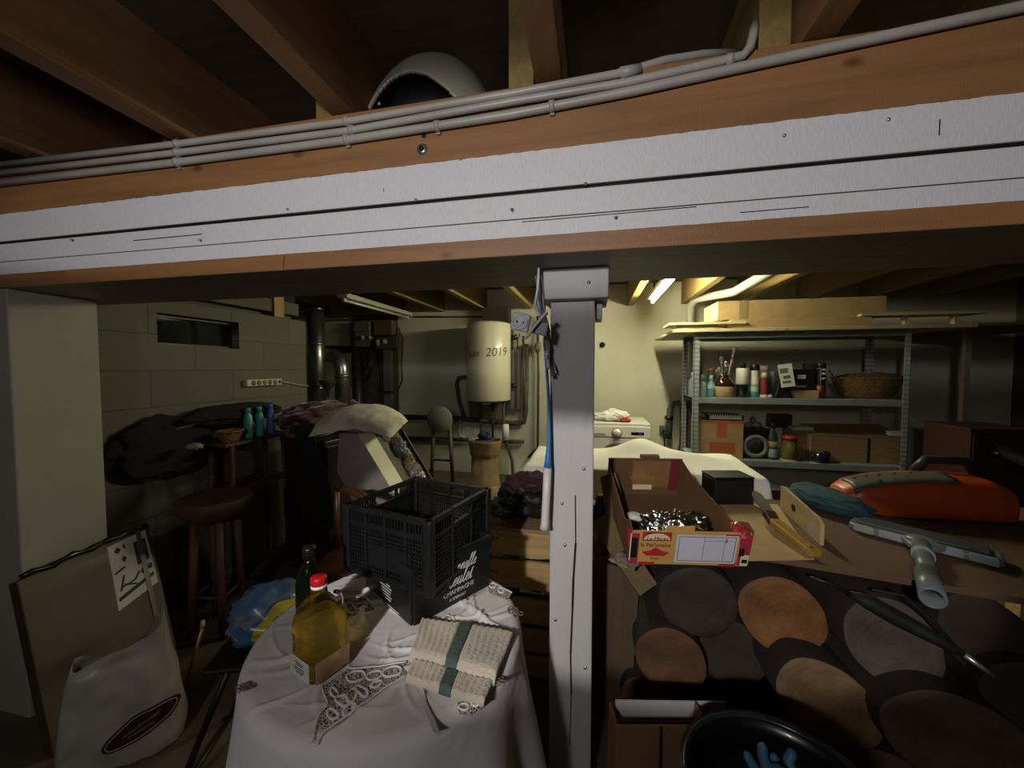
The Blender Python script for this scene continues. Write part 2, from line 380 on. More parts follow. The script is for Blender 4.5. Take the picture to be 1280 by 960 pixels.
for x, z in ((.052, 1.715), (-.02, .86), (-.03, 1.0), (.04, 1.12), (-.05, .6), (.05, .45)):
    y = -.1125 if z > 1.6 else -.0715
    MB().lathe([(0, 0), (.006, 0), (.005, .003), (0, .003)], (x, y, z), 10, M=Matrix.Rotation(R(90), 3, 'X')).build('nail_head', STEEL, post)

# ---- conduits on the beam
def conduit(label, path, r, m, clips, cl=True):
    t_ = thing('conduit_pipe', label, 'pipe', path[0], 0, 'conduits along the top of the beam')
    MB().tube(path, r, 10).build('pipe_run', m, t_, world=True)
    for c_ in clips:
        mb = MB().tube([Vector(c_)+Vector((-.007, 0, 0)), Vector(c_)+Vector((.007, 0, 0))], r+.0035, 12)
        mb.box(Vector(c_)+Vector((0, .012, -.004)), (.012, .016, .03)); mb.build('pipe_clip', GREYPIPE, t_, world=True)
CONM = mat('conduit_pvc', '#938f86', '#a39e94', scale=4, rough=.4, bump=.04)
def cz(px, py): return at(px, py, Y=1.05)
A = [cz(0, 206), cz(222, 180), cz(434, 152), cz(640, 117), cz(770, 93)]
A[0] = A[0]+(A[0]-A[1])*.6
conduit('uppermost of the grey conduits along the beam, bending back over it', A+[at(790, 88, Y=1.06), at(830, 76, Y=1.085), at(880, 68, Y=1.13), at(925, 66, Y=1.2)], .0105, CONM, [cz(222, 180), cz(434, 152)])
B = [cz(0, 217), cz(222, 191), cz(434, 164), cz(640, 127), cz(780, 104), cz(900, 77)]
B[0] = B[0]+(B[0]-B[1])*.6
conduit('middle grey conduit along the beam, turning up at an elbow', B+[at(928, 70, Y=1.05), at(937, 60, Y=1.052), at(941, 45, Y=1.06), at(943, 30, Y=1.09)], .0105, CONM, [cz(222, 191), cz(440, 163), cz(912, 75)])
Cc = [cz(0, 229), cz(222, 203), cz(434, 175), cz(640, 143), cz(790, 114), cz(940, 81), cz(1280, 8)]
Cc[0] = Cc[0]+(Cc[0]-Cc[1])*.6; Cc.append(Cc[-1]+(Cc[-1]-Cc[-2])*.8)
conduit('lowest grey conduit, running on to the right end of the beam', Cc, .0115, CONM, [cz(222, 203), cz(434, 175), cz(547, 158), cz(690, 133)])
MB().tube([at(775, 92, Y=1.049), at(800, 87, Y=1.062)], .014, 12).build('coupling', GREYPIPE, bpy.data.objects['conduit_pipe'], world=True)
wr_ = [at(1018, 50, Y=1.09), at(1028, 35, Y=1.09), at(1040, 18, Y=1.1), at(1052, 0, Y=1.1), at(1060, -12, Y=1.1)]
MB().tube(wr_, .0025, 6).build('loose_wire', WHITEP, label='thin pale wire rising from the conduits at top right', cat='wire')

# ---- white shell of a helmet on the beam
hc = at(541, 118, Y=1.3); hz = 2.221
hel = thing('helmet', 'white helmet lying on the beam between two joists', 'helmet', (hc.x+.01, 1.26, hz))
ux, uy, uz = .225, .17, .265
mb = MB(); nu, nv = 220, 90
vs, fs = [], []
for j in range(nv+1):
    for i in range(nu):
        a = 2*math.pi*i/nu; e = R(90)*j/nv
        x, y, z = math.cos(a)*math.cos(e), math.sin(a)*math.cos(e), math.sin(e)
        k = 1+.16*max(0, -x)*(1-z)**2
        vs.append((x*ux*k+.012*z, y*uy, z*uz))
for j in range(nv):
    for i in range(nu):
        i2 = (i+1) % nu
        a = 2*math.pi*(i+.5)/nu; e = R(90)*(j+.5)/nv
        x, z, y = math.cos(a)*math.cos(e), math.sin(e), math.sin(a)
        if y < -.1 and z < .50-.62*(x+.14)**2: continue
        fs.append((j*nu+i, j*nu+i2, (j+1)*nu+i2, (j+1)*nu+i))
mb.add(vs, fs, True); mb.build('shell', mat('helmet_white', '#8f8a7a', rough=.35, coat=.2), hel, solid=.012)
MB().lathe([(.001, .001), (.155, .001), (.158, .07), (.125, .14), (.06, .178), (.001, .186)], seg=28, sy=.78).build('liner', mat('helmet_liner', '#0c0c0c', rough=.5), hel)
sn_ = MB().lathe([(0, 0), (.006, 0), (.006, .004), (0, .005)], (-.125, -.115, .07), 12, M=Matrix.Rotation(R(90), 3, 'X')); sn_.build('snap_stud', STEEL, hel)
# wooden packing blocks beside the joists on the beam
for i, x in enumerate(fx[1:4]):
    MB().lohi((x-.16, 1.40, 2.222), (x-.115, 1.46, 2.36)).build('packing_block', JF, bevel=.002,
        label='small wooden packing block on the beam beside the %s front joist' % ['second', 'third', 'fourth'][i], cat='block', group='packing blocks on the beam')
MB().lohi((-.36, 1.462, 2.222), (-.25, 1.50, 2.48)).build('noggin_board', JF, bevel=.002, label='upright brown board between joists right of the helmet', cat='board')
# ================================================================== TABLE AND WHAT IS ON IT
ctr = CAM + FW*1.0; 
TC = CAM + Vector((-_s, _c, 0))*1.035 + RT*(-.328); TX, TY = TC.x, TC.y; TZ = .742; TR = .345
tb = thing('round_table', 'small round table hidden under the lace tablecloth', 'table', (TX, TY, 0))
MB().lathe([(0, .705), (TR-.006, .705), (TR-.003, .712), (TR-.003, .728), (TR-.006, .735), (0, .735)], seg=64).build('tabletop', DARKW, tb)
for a in (45, 135, 225, 315):
    ca, sa = math.cos(R(a)), math.sin(R(a))
    MB().tube([(ca*.2, sa*.2, .705), (ca*.25, sa*.25, 0)], [.018, .013], 10).build('leg', DARKW, tb)
_rc = random.Random(12); CREASE = []
for _i in range(70):
    r_, a_ = TR*math.sqrt(_rc.random())*.95, _rc.random()*6.283
    CREASE.append((r_*math.cos(a_), r_*math.sin(a_), R(_rc.choice([25, 40, -50, 70])+_rc.uniform(-18, 18)), _rc.uniform(.05, .13), _rc.uniform(.004, .009), _rc.uniform(.0025, .0095)))
def clothz(x, y):
    z = TZ+.004*noise.noise(Vector((x*7+y*4, y*5-x*3, 1)))
    for (cx, cy, an, ln_, wd, h) in CREASE:
        dx, dy = x-cx, y-cy; s_ = dx*math.cos(an)+dy*math.sin(an); t_ = -dx*math.sin(an)+dy*math.cos(an)-.25*s_*s_/ln_
        if abs(s_) < ln_*2.2 and abs(t_) < wd*3: z += h*math.exp(-(s_/ln_)**2-(t_/wd)**2)
    return z
def clothfn(u, v):
    a = 2*math.pi*u; s_ = v/.66*.36 if v < .66 else .36+(v-.66)/.34*.56
    fold = .5+.5*math.sin(a*9+1.3*math.sin(a*2)+.6)
    if s_ <= TR-.02:
        r_ = s_; z = None; x, y = math.cos(a)*r_, math.sin(a)*r_
        z = clothz(x, y)
    else:
        q = s_-(TR-.02); rad = .03
        if q < rad*math.pi/2:
            th = q/rad; r_ = TR-.02+rad*math.sin(th); z = TZ-rad*(1-math.cos(th)); dr = 0
        else:
            dr = q-rad*math.pi/2; r_ = TR+.01+dr*.055; z = TZ-rad-dr
        r_ += fold*min(1, dr*3)*.05+.006*noise.noise(Vector((math.cos(a)*3, math.sin(a)*3, dr*4)))*min(1, dr*8)
        x, y = math.cos(a)*r_, math.sin(a)*r_
        if q < rad*math.pi/2: z += (clothz(x, y)-TZ)*(1-q/(rad*math.pi/2))
    return Vector((TX+x, TY+y, z))
CLOTHM = mat('table_linen', '#d3cdca', '#c6c0be', scale=5, rough=.9, bump=.25, bscale=30)
mb = MB().grid(clothfn, 400, 170, closeu=True)
cloth = mb.build('tablecloth', CLOTHM, label='white lace tablecloth draped over the small round table', cat='tablecloth')
# lace insets: net patches with loops of white thread
m, n, l, b = nm('lace_net')
tc = n.new('ShaderNodeTexCoord'); v = n.new('ShaderNodeTexVoronoi'); v.inputs['Scale'].default_value = 150; v.feature = 'DISTANCE_TO_EDGE'
l.new(tc.outputs['Object'], v.inputs['Vector']); r = ramp(n, [(.08, '#b5aea6'), (.16, '#4a4038')]); l.new(v.outputs['Distance'], r.inputs['Fac'])
l.new(r.outputs['Color'], b.inputs['Base Color']); b.inputs['Roughness'].default_value = .95
NET = m; LACE = mat('lace_thread', '#d6d0ca', rough=.95, bump=.2, bscale=300)
def on(px, py, up=0):
    p = at(px, py, z=TZ); return Vector((p.x, p.y, clothz(p.x-TX, p.y-TY)+up))
def inside(p, poly):
    c_ = False; j = len(poly)-1
    for i in range(len(poly)):
        if (poly[i].y > p.y) != (poly[j].y > p.y) and p.x < (poly[j].x-poly[i].x)*(p.y-poly[i].y)/(poly[j].y-poly[i].y)+poly[i].x: c_ = not c_
        j = i
    return c_
def lace(poly, loops, lines):
    P = [on(*q) for q in poly]
    bm = bmesh.new(); lo = [min(p[i] for p in P) for i in (0, 1)]; hi = [max(p[i] for p in P) for i in (0, 1)]
    mb = MB(); N = 36; idx = {}
    vs = [on(*q, up=.002) for q in poly]
    cen = sum(vs, Vector())/len(vs)
    # fan of rings following the cloth
    K = 6; ring = []
    for k in range(1, K+1):
        for p in P:
            w_ = cen+(p-cen)*(k/K); ring.append(Vector((w_.x, w_.y, clothz(w_.x-TX, w_.y-TY)+.0022)))
    c0 = Vector((cen.x, cen.y, clothz(cen.x-TX, cen.y-TY)+.0022)); nn = len(P)
    fs = [(0, 1+i, 1+(i+1) % nn) for i in range(nn)]
    for k in range(K-1):
        for i in range(nn):
            i2 = (i+1) % nn; fs.append((1+k*nn+i, 1+(k+1)*nn+i, 1+(k+1)*nn+i2, 1+k*nn+i2))
    patch = MB().add([c0]+ring, fs, True).build('lace_inset', NET, cloth, world=True, label='open lace inset with looped thread')
    mb = MB()
    for (px, py, rx, ry, rot) in loops:
        pts = []
        for i in range(18):
            a = 2*math.pi*i/18; ex, ey = rx*math.cos(a), ry*math.sin(a); cr_, sr_ = math.cos(R(rot)), math.sin(R(rot))
            pts.append(on(px+ex*cr_-ey*sr_, py+ex*sr_+ey*cr_, .004))
        mb.tube(pts, .0026, 6, closed=True)
    for ln in lines:
        pts = []
        for i in range(len(ln)-1):
            for k in range(6):
                f = k/6; pts.append(on(ln[i][0]*(1-f)+ln[i+1][0]*f, ln[i][1]*(1-f)+ln[i+1][1]*f, .004))
        pts.append(on(*ln[-1], up=.004)); mb.tube(pts, .0019, 6)
    mb.build('lace_thread', LACE, cloth, world=True)
lace([(436, 838), (470, 836), (508, 829), (508, 846), (480, 862), (452, 884), (428, 904), (404, 918), (396, 904), (410, 882), (402, 862)],
     [(445, 848, 12, 6, -10), (468, 846, 10, 5, -20), (490, 842, 12, 6, -10), (452, 866, 9, 5, 40), (470, 858, 8, 4, -30), (440, 872, 10, 5, -60), (428, 880, 9, 5, 20), (418, 868, 7, 4, 60), (436, 890, 9, 5, -40), (416, 896, 7, 5, 10)],
     [[(436, 838), (470, 836), (508, 829)], [(508, 846), (480, 862), (452, 884), (404, 918), (394, 935)], [(402, 862), (410, 882), (396, 904), (390, 930)]])
lace([(415, 752), (432, 748), (456, 752), (468, 762), (445, 772), (424, 782), (410, 775)], [(424, 760, 8, 4, -20), (438, 762, 9, 4, 20), (452, 760, 7, 4, 0), (425, 772, 7, 4, -30)],
     [[(415, 750), (456, 751), (470, 763)], [(424, 782), (470, 764)]])
lace([(536, 788), (560, 770), (574, 782), (560, 800), (545, 806)], [(550, 786, 7, 5, -40), (562, 782, 6, 4, 30)], [[(536, 788), (560, 770), (574, 784)]])
lace([(608, 724), (622, 729), (640, 742), (634, 750), (612, 742)], [(616, 733, 4, 3, 0), (626, 739, 4, 3, 20)], [[(606, 724), (640, 742)]])
lace([(572, 880), (600, 874), (606, 884), (590, 896), (574, 894)], [(580, 886, 6, 4, 0), (594, 882, 6, 4, 30)], [])
# cutwork flowers
for (px, py) in ((300, 862), (312, 858), (640, 764), (647, 768), (624, 854)):
    mb = MB()
    for k in range(3):
        a = k*2.1; pts = [on(px+math.cos(a)*4+3.4*math.cos(t_*.9), py+math.sin(a)*3+2.2*math.sin(t_*.9), .003) for t_ in range(7)]
        mb.tube(pts, .0016, 5, closed=True)
    mb.build('cutwork_flower', mat('cutwork_thread', '#6d645c', rough=.95), cloth, world=True)
# seam ribbon
RBP = [(520, 858), (526, 868), (531, 885), (541, 905), (547, 920)]
def ribbon(u, v):
    k = v*(len(RBP)-1); i = min(int(k), len(RBP)-2); f = k-i
    return on(RBP[i][0]*(1-f)+RBP[i+1][0]*f+(u-.5)*9, RBP[i][1]*(1-f)+RBP[i+1][1]*f-(u-.5)*3, .003)
MB().grid(ribbon, 5, 24).build('ribbon', mat('ribbon_band', '#b3aca8', rough=.8), cloth, world=True, solid=-.001)
# ---- oil bottle
CLEAR = mat('clear_plastic', '#f7f4e4', rough=.05, trans=1, ior=1.12)
OIL = mat('sunflower_oil', '#f4d768', rough=.03, trans=.86, ior=1.15)
p = on(401, 836); ob = thing('oil_bottle', 'large clear bottle of yellow oil with red cap on the tablecloth', 'bottle', (p.x, p.y, TZ+.004), R(70))
prof = [(.0, 0), (.050, 0), (.056, .006), (.057, .05), (.055, .058), (.057, .066)]
for k in range(4): prof += [(.057, .07+k*.013), (.0545, .0755+k*.013), (.057, .081+k*.013)]
prof += [(.057, .135), (.054, .15), (.044, .175), (.030, .196), (.0185, .208), (.017, .222), (.017, .232)]
MB().lathe(prof, seg=48, n=4.2).build('body', CLEAR, ob)
op = [(.0, .003), (.048, .003), (.0545, .008), (.0555, .05), (.0535, .058)]+[(.0535, .066), (.0535, .135), (.051, .148), (.0, .1482)]
MB().lathe(op, seg=48, n=4.2).build('oil', OIL, ob)
MB().lathe([(0, .226), (.0205, .226), (.0205, .234), (0, .234)], seg=32).build('cap_ring', WHITEP, ob, label='white ring under the red cap')
cp = MB(); cp.lathe([(0, .2345), (.0205, .2345), (.0215, .24), (.021, .252), (.0195, .255), (0, .2555)], seg=32); cp.build('cap', mat('red_cap', '#b3161c', rough=.35), ob, label='red screw cap')
LAB = mat('paper_label', '#c8c4ba', rough=.7); LABT = mat('label_print', '#6c6a5a', rough=.7); LABR = mat('label_photo', '#8f6a4c', '#a98a6a', scale=30, rough=.6)
MB().lohi((-.0585, -.044, .010), (-.0572, .044, .062)).build('side_label', LAB, ob, label='white paper label')
MB().lohi((-.048, -.0585, .008), (.048, -.0572, .062)).build('front_label', LABR, ob, label='brownish picture label')
lb = MB()
for k, (zz, w_) in enumerate(((.05, .04), (.044, .03), (.036, .046), (.03, .046), (.024, .03))): lb.lohi((-.0592, -w_/2, zz-.0015), (-.0585, w_/2, zz+.0015))
lb.build('label_lines', LABT, ob)
MB().tube([(.045, .0, .19), (.062, .0, .178), (.066, 0, .15), (.058, 0, .13)], .006, 8).build('handle', CLEAR, ob)
ob.scale = (.86, .86, .86)
# ---- dark green bottle behind it
p = on(389, 800); gb = thing('green_bottle', 'dark green glass bottle with black cap behind the oil bottle', 'bottle', (p.x, p.y, TZ+.004))
MB().lathe([(0, 0), (.030, 0), (.034, .005), (.034, .14), (.031, .165), (.022, .19), (.0135, .205), (.0125, .218), (0, .218)], seg=32).build('body', mat('dark_green_glass', '#090d06', rough=.08, coat=.6), gb)
MB().lathe([(0, .2185), (.016, .2185), (.0165, .24), (.0145, .245), (0, .245)], seg=24).build('cap', BLACKP, gb)

# ---- folded towel with a green stripe
TOWM = mat('ribbed_towel', '#b5aa98', '#a89d8b', scale=12, rough=.95, bump=.5, bscale=130, sheen=.3)
TGR = mat('towel_green_stripe', '#46574e', '#3d4d45', scale=20, rough=.95, bump=.5, bscale=130)
q4 = [on(529, 780), on(644, 797), on(606, 890), on(503, 856)]
tw = thing('folded_towel', 'folded cream ribbed towel with green stripe on the tablecloth', 'towel', (q4[3].x, q4[3].y, TZ+.006))
def tq(u, v): return (q4[0]*(1-u)+q4[1]*u)*(1-v)+(q4[3]*(1-u)+q4[2]*u)*v
def towel(u0, u1, v0, v1, zb, zt, amp=.0013):
    mb = MB()
    def fn(u, v, top):
        uu, vv = u0+(u1-u0)*u, v0+(v1-v0)*v
        p = tq(uu, vv); e = min(1, min(v, 1-v)*9, min(uu-u0+.02, u1-uu+.02)*30)
        p.z = TZ+.006+ (zt*math.sqrt(max(e, .06)) if top else zb)
        if top: p.z += amp*math.sin(uu*95+1.2*math.sin(vv*9))+.004*noise.noise(Vector((uu*4, vv*4, zt*100)))
        return p
    n1, n2 = max(8, int(90*(u1-u0))), 24
    mb.grid(lambda u, v: fn(u, v, True), n1, n2); mb.grid(lambda u, v: fn(u, v, False), n1, n2)
    k = n1*n2
    for i in range(n1-1):
        mb.f += [(i, i+1, k+i+1, k+i), ((n2-1)*n1+i, (n2-1)*n1+i+1, k+(n2-1)*n1+i+1, k+(n2-1)*n1+i)]; mb.sm += [True]*2
    for j in range(n2-1):
        mb.f += [(j*n1, (j+1)*n1, k+(j+1)*n1, k+j*n1), (j*n1+n1-1, (j+1)*n1+n1-1, k+(j+1)*n1+n1-1, k+j*n1+n1-1)]; mb.sm += [True]*2
    return mb
towel(0, .43, 0, .72, .0, .024).build('upper_fold', TOWM, tw, world=True); towel(.565, 1, 0, .74, .0, .025).build('upper_fold', TOWM, tw, world=True)
towel(.43, .565, 0, .73, .0, .0255, .0005).build('stripe', TGR, tw, world=True, label='dark green stripe')
towel(.04, .46, .68, 1, .0, .015).build('lower_flap', TOWM, tw, world=True); towel(.6, .98, .7, .99, .0, .014).build('lower_flap', TOWM, tw, world=True)
towel(.46, .6, .69, 1, .0, .0155, .0005).build('stripe', TGR, tw, world=True, label='dark green stripe')

# ---- the two black crates
CRM = mat('crate_plastic', '#131415', '#191a1b', scale=20, rough=.42, bump=.04)
def crate_axes(fpt, ang, zb):
    M = Matrix.Rotation(ang, 4, 'Z'); M.translation = (fpt.x, fpt.y, zb); return M
f1 = at(515, 786, z=TZ+.004); ang1 = R(45.8)+YAW
low = thing('black_crate', 'solid sided black plastic crate with white script lettering on the tablecloth', 'crate', (f1.x, f1.y, TZ+.006), ang1)
L = .285; H = .165; T = .008
def solid_side(a, b, nm_='side_panel'):
    return MB().lohi(a, b).build(nm_, CRM, low, bevel=.004)
solid_side((.006, 0, 0), (L, T, H)); solid_side((.006, L-T, 0), (L, L, H)); solid_side((0, .006, 0), (T, L-.006, H)); solid_side((L-T, T, 0), (L, L-T, H))
MB().lohi((T, T, .004), (L-T, L-T, .012)).build('base', CRM, low)
rm = MB()
for a, b in (((-.006, -.006, H-.018), (L+.006, 0, H)), ((-.006, L, H-.018), (L+.006, L+.006, H)), ((-.006, 0, H-.018), (0, L, H)), ((L, 0, H-.018), (L+.006, L, H))): rm.lohi(a, b)
rm.build('rim', CRM, low, bevel=.002)
PR = mat('white_print', '#b9b9b4', rough=.6)
Wm = wmat(low)
def lowface(x, z): return Wm @ frame((x, -.0008, z), (1, 0, 0), (0, 0, 1))
STROKES = {'S': (1.3, [(0, .1), (.3, 0), (.75, .35), (.45, 1.1), (.4, 1.7), (.75, 2.1), (1.05, 1.8)]), 'i': (.5, [(0, .3), (.25, 1), (.2, .15), (.32, 0), (.5, .3)]),
 'o': (.75, [(0, .3), (.3, .95), (.1, .6), (.12, .1), (.35, 0), (.55, .4), (.45, .9), (.3, .95), (.75, .75)]), 'n': (.9, [(0, .3), (.2, 1), (.15, 0), (.22, .6), (.45, 1), (.6, .9), (.57, .15), (.7, 0), (.9, .3)]),
 'e': (.7, [(0, .3), (.42, .55), (.47, .9), (.28, 1), (.1, .6), (.14, .1), (.38, 0), (.7, .3)]), 'l': (.58, [(0, .3), (.42, 1.7), (.38, 2.1), (.25, 2.0), (.15, .9), (.18, .1), (.32, 0), (.58, .3)]),
 'R': (1.5, [(-.3, .1), (.0, -.1), (.3, .9), (.45, 2.0), (-.1, 1.6), (.4, 2.1), (1.0, 2.0), (1.1, 1.5), (.5, 1.0), (.9, .4), (1.2, -.1), (1.5, .2)]), 'u': (.9, [(0, .3), (.2, 1), (.16, .2), (.32, 0), (.55, .4), (.62, 1), (.6, .15), (.72, 0), (.9, .3)]),
 't': (.5, [(0, .3), (.3, 1.5), (.2, .2), (.32, 0), (.5, .3)])}
def script(body, M, h, shear, r):
    mb = MB(); W_ = sum(STROKES[c][0] for c in body); x = -W_/2; pts = []
    for c in body:
        w_, st = STROKES[c]
        for (u, v) in st: pts.append(((x+u+v*shear)*h, v*h))
        x += w_
    sm = []
    for i in range(len(pts)-1):
        p0, p1, p2, p3 = pts[max(i-1, 0)], pts[i], pts[i+1], pts[min(i+2, len(pts)-1)]
        for k in range(5):
            t_ = k/5; sm.append(tuple(.5*((2*p1[j])+(p2[j]-p0[j])*t_+(2*p0[j]-5*p1[j]+4*p2[j]-p3[j])*t_*t_+(3*p1[j]-p0[j]-3*p2[j]+p3[j])*t_**3) for j in (0, 1)))
    P = [M @ Vector((q[0], q[1], 0)) for q in sm]
    return mb.tube(P, r, 5).build('lettering', PR, low, world=True, label='white script lettering')
script('Sionnelle', lowface(.165, .098), .0175, .4, .0011)
script('Reulet', lowface(.155, .058), .0215, .4, .0013)
text('lettering', 'CHAMPAGNE', lowface(.16, .040), .019, PR, low, label='white capital lettering')
text('lettering', "A EPERNAY", lowface(.155, .020), .012, PR, low, label='small white lettering')
ln = MB()
for k in range(8): ln.lohi((-.0008, .11+.004*(k % 3), .082-.0085*k), (0, .18-.006*((k*2) % 3), .085-.0085*k))
ln.build('printed_lines', PR, low)
MB().lohi((-.0008, .07, .006), (0, .24, .009)).build('printed_line', PR, low)
f2 = at(537, 746, z=.838); f2.z = .838; ang2 = R(64)+YAW
upc = thing('black_crate', 'black plastic mesh crate with open slotted sides stacked on another crate', 'crate', (f2.x, f2.y, .84), ang2)
L2, W2, H2 = .305, .30, .205
def mesh_side(o, x, y, w, top, flip, nb, dip):
    """slatted panel: o origin, x along, y outward"""
    o, x, y = Vector(o), Vector(x), Vector(y); z = Vector((0, 0, 1)); mb = MB()
    def bx(u0, u1, z0_, z1_, t0=-.003, t1=.003):
        M = Matrix((x, y, z)).transposed()
        c_ = o+x*((u0+u1)/2)+z*((z0_+z1_)/2)+y*((t0+t1)/2); mb.box(c_, (u1-u0, t1-t0, z1_-z0_), M=M)
    bx(0, w, 0, .012, -.004, .006); bx(0, w, H2-.014, H2, -.006, .008)
    bx(0, w, H2-.055, H2-.046, -.003, .006)
    for k in range(nb+1): bx(k*w/nb-.004, k*w/nb+.004, 0, H2, -.003, .007)
    nv_ = int(w/.0105)
    for k in range(nv_): 
        if dip and .3 < k/nv_ < .72: bx(k*.0105, k*.0105+.0032, .0, H2-.05)
        else: bx(k*.0105, k*.0105+.0032, .0, H2)
    for k in range(13): bx(0, w, .012+k*.0118, .016+k*.0118)
    return mb
mesh_side((0, 0, 0), (1, 0, 0), (0, -1, 0), L2, H2, 0, 3, 1).build('mesh_panel', CRM, upc)
mesh_side((0, W2, 0), (1, 0, 0), (0, 1, 0), L2, H2, 0, 3, 1).build('mesh_panel', CRM, upc)
sp_ = mesh_side((0, 0, 0), (0, 1, 0), (-1, 0, 0), W2, H2, 0, 4, 0); sp_.lohi((-.004, .06, .04), (.002, .22, .1)); sp_.build('mesh_panel', CRM, upc)
mesh_side((L2, 0, 0), (0, 1, 0), (1, 0, 0), W2, H2, 0, 4, 1).build('mesh_panel', CRM, upc)
for (x, y) in ((0, 0), (L2, 0), (0, W2), (L2, W2)):
    MB().box((x, y, H2/2), (.026, .026, H2)).build('corner_post', CRM, upc, bevel=.004)
bs = MB()
for k in range(15): bs.lohi((0, k*W2/15, .002), (L2, k*W2/15+.007, .008)).lohi((k*L2/15, 0, .002), (k*L2/15+.007, W2, .008))
bs.build('base_grid', CRM, upc)

# ================================================================== LEFT SIDE
# ---- black metal chair carrying a plastic bag
c0 = at(345, 800, z=.46); ch = thing('metal_chair', 'black tubular metal chair left of the round table', 'chair', (c0.x-.02, c0.y+.05, 0), YAW+R(8))
MB().lohi((-.18, -.17, .435), (.18, .17, .455)).build('seat', mat('chair_vinyl', '#15130f', rough=.5), ch, bevel=.008)
for y in (-.16, .16):
    MB().tube([(-.30, y, .0), (-.275, y, .012), (-.16, y, .3), (-.1, y, .44)], .011, 8).build('leg', DARKMET, ch)
    MB().tube([(.2, y, .0), (.16, y, .2), (.1, y, .44)], .011, 8).build('leg', DARKMET, ch)
MB().tube([(-.275, -.16, .012), (-.275, .16, .012)], .009, 8).build('cross_bar', DARKMET, ch)
BR = mat('brass_rail', '#8d7a4a', rough=.35, metal=.7)
b0, b1 = at(227, 878, z=0), at(253, 784, z=.33)
rd = thing('metal_rod', 'thin brass coloured rod leaning beside the chair on the floor', 'rod', b0)
MB().tube([b0+Vector((0, 0, .006)), b1], .007, 8).build('shaft', BR, rd, world=True)
MB().tube([b1, b1+Vector((.004, .0, .03))], [.0095, .007], 8).build('tip', mat('rod_tip', '#b0a47a', rough=.4), rd, world=True)
m, n, l, b = nm('printed_carrier')
tc = n.new('ShaderNodeTexCoord'); t = n.new('ShaderNodeTexNoise'); t.inputs['Scale'].default_value = 5.5; t.inputs['Detail'].default_value = 1
mp = n.new('ShaderNodeMapping'); mp.inputs['Location'].default_value = (.3, .1, .4); l.new(tc.outputs['Object'], mp.inputs[0]); l.new(mp.outputs[0], t.inputs[0])
sx = n.new('ShaderNodeSeparateXYZ'); l.new(tc.outputs['Object'], sx.inputs[0])
f_ = math_(n, l, 'ADD', math_(n, l, 'MULTIPLY', sx.outputs['X'], 2.2), math_(n, l, 'MULTIPLY', t.outputs['Fac'], .9))
r = ramp(n, [(0, '#4a6c8c'), (.40, '#6e7375'), (.47, '#3f6284'), (.55, '#b8aa35'), (.75, '#6b7a4a'), (.8, '#b8aa35')], 'CONSTANT'); l.new(f_, r.inputs['Fac'])
l.new(r.outputs[0], b.inputs['Base Color']); b.inputs['Roughness'].default_value = .3
bp = n.new('ShaderNodeBump'); bp.inputs['Strength'].default_value = .4; t2 = n.new('ShaderNodeTexNoise'); t2.inputs['Scale'].default_value = 14; l.new(tc.outputs['Object'], t2.inputs[0]); l.new(t2.outputs[0], bp.inputs['Height']); l.new(bp.outputs[0], b.inputs['Normal'])
pb = at(345, 765, d=1.44)
MB().blob((pb.x, pb.y, .53), (.16, .12, .10), .3, 2.6, 3, 3, flat=-.072, rotz=YAW).build('plastic_bag', m, label='crumpled blue and yellow plastic bag on the black chair', cat='bag')

# ---- flat pack carton leaning on the pier
BX = [Vector((-1.95, 1.43, 0)), Vector((-1.95, .98, 0)), Vector((-2.2, 1.03, .615)), Vector((-2.225, 1.50, .645))]
BX[2] = BX[3]+(BX[1]-BX[0])*1.03+(BX[0]-BX[3])*.05
nrm = (BX[1]-BX[0]).cross(BX[3]-BX[0]).normalized()
if nrm.x < 0: nrm = -nrm
ct = thing('flat_carton', 'big flat cardboard carton in clear film leaning against the pier', 'cardboard box', (-2.06, 1.22, 0))
pr_ = MB(); off = nrm*-.055
vs = [p+Vector((0, 0, .002)) for p in BX]+[p+off+Vector((0, 0, .002)) for p in BX]
pr_.add(vs, [(0, 1, 2, 3), (7, 6, 5, 4), (0, 4, 5, 1), (1, 5, 6, 2), (2, 6, 7, 3), (3, 7, 4, 0)])
pr_.build('box', mat('carton_brown', '#3a2d1e', '#43351f', scale=4, rough=.5, coat=.3, bump=.04), ct, world=True, bevel=.004)
def onC(a, b_, up=.0012):  # a: 0 far edge .. 1 near edge, b_: 0 bottom .. 1 top
    return (BX[0]*(1-a)+BX[1]*a)*(1-b_)+(BX[3]*(1-a)+BX[2]*a)*b_+nrm*up
def quad(poly, up=.0012):
    return MB().add([onC(a, b_, up) for a, b_ in poly]+[onC(a, b_, up-.0008) for a, b_ in poly], [tuple(range(len(poly))), tuple(reversed(range(len(poly), 2*len(poly))))]+[(i, (i+1) % len(poly), len(poly)+(i+1) % len(poly), len(poly)+i) for i in range(len(poly))])
lab = quad([(.03, .60), (.40, .55), (.38, .97), (.04, .98)]).build('picture_label', mat('label_sheet', '#b9b6aa', rough=.6), ct, world=True, label='white sheet with product drawings')
INK = mat('label_ink', '#2c2a24', rough=.7)
mb = MB()
for poly in ([(.06, .78), (.17, .77), (.17, .93), (.06, .93)], [(.05, .66), (.38, .60), (.38, .625), (.05, .685)], [(.05, .715), (.12, .71), (.12, .745), (.05, .75)]):
    q = quad(poly, .0024); mb.add(q.v, q.f)
for a, b_, w_ in ((.31, .92, .03), (.27, .85, .022), (.25, .93, .012), (.14, .72, .02)):
    q = quad([(a-w_, b_), (a, b_-.02), (a+w_, b_), (a, b_+.025)], .0024); mb.add(q.v, q.f)
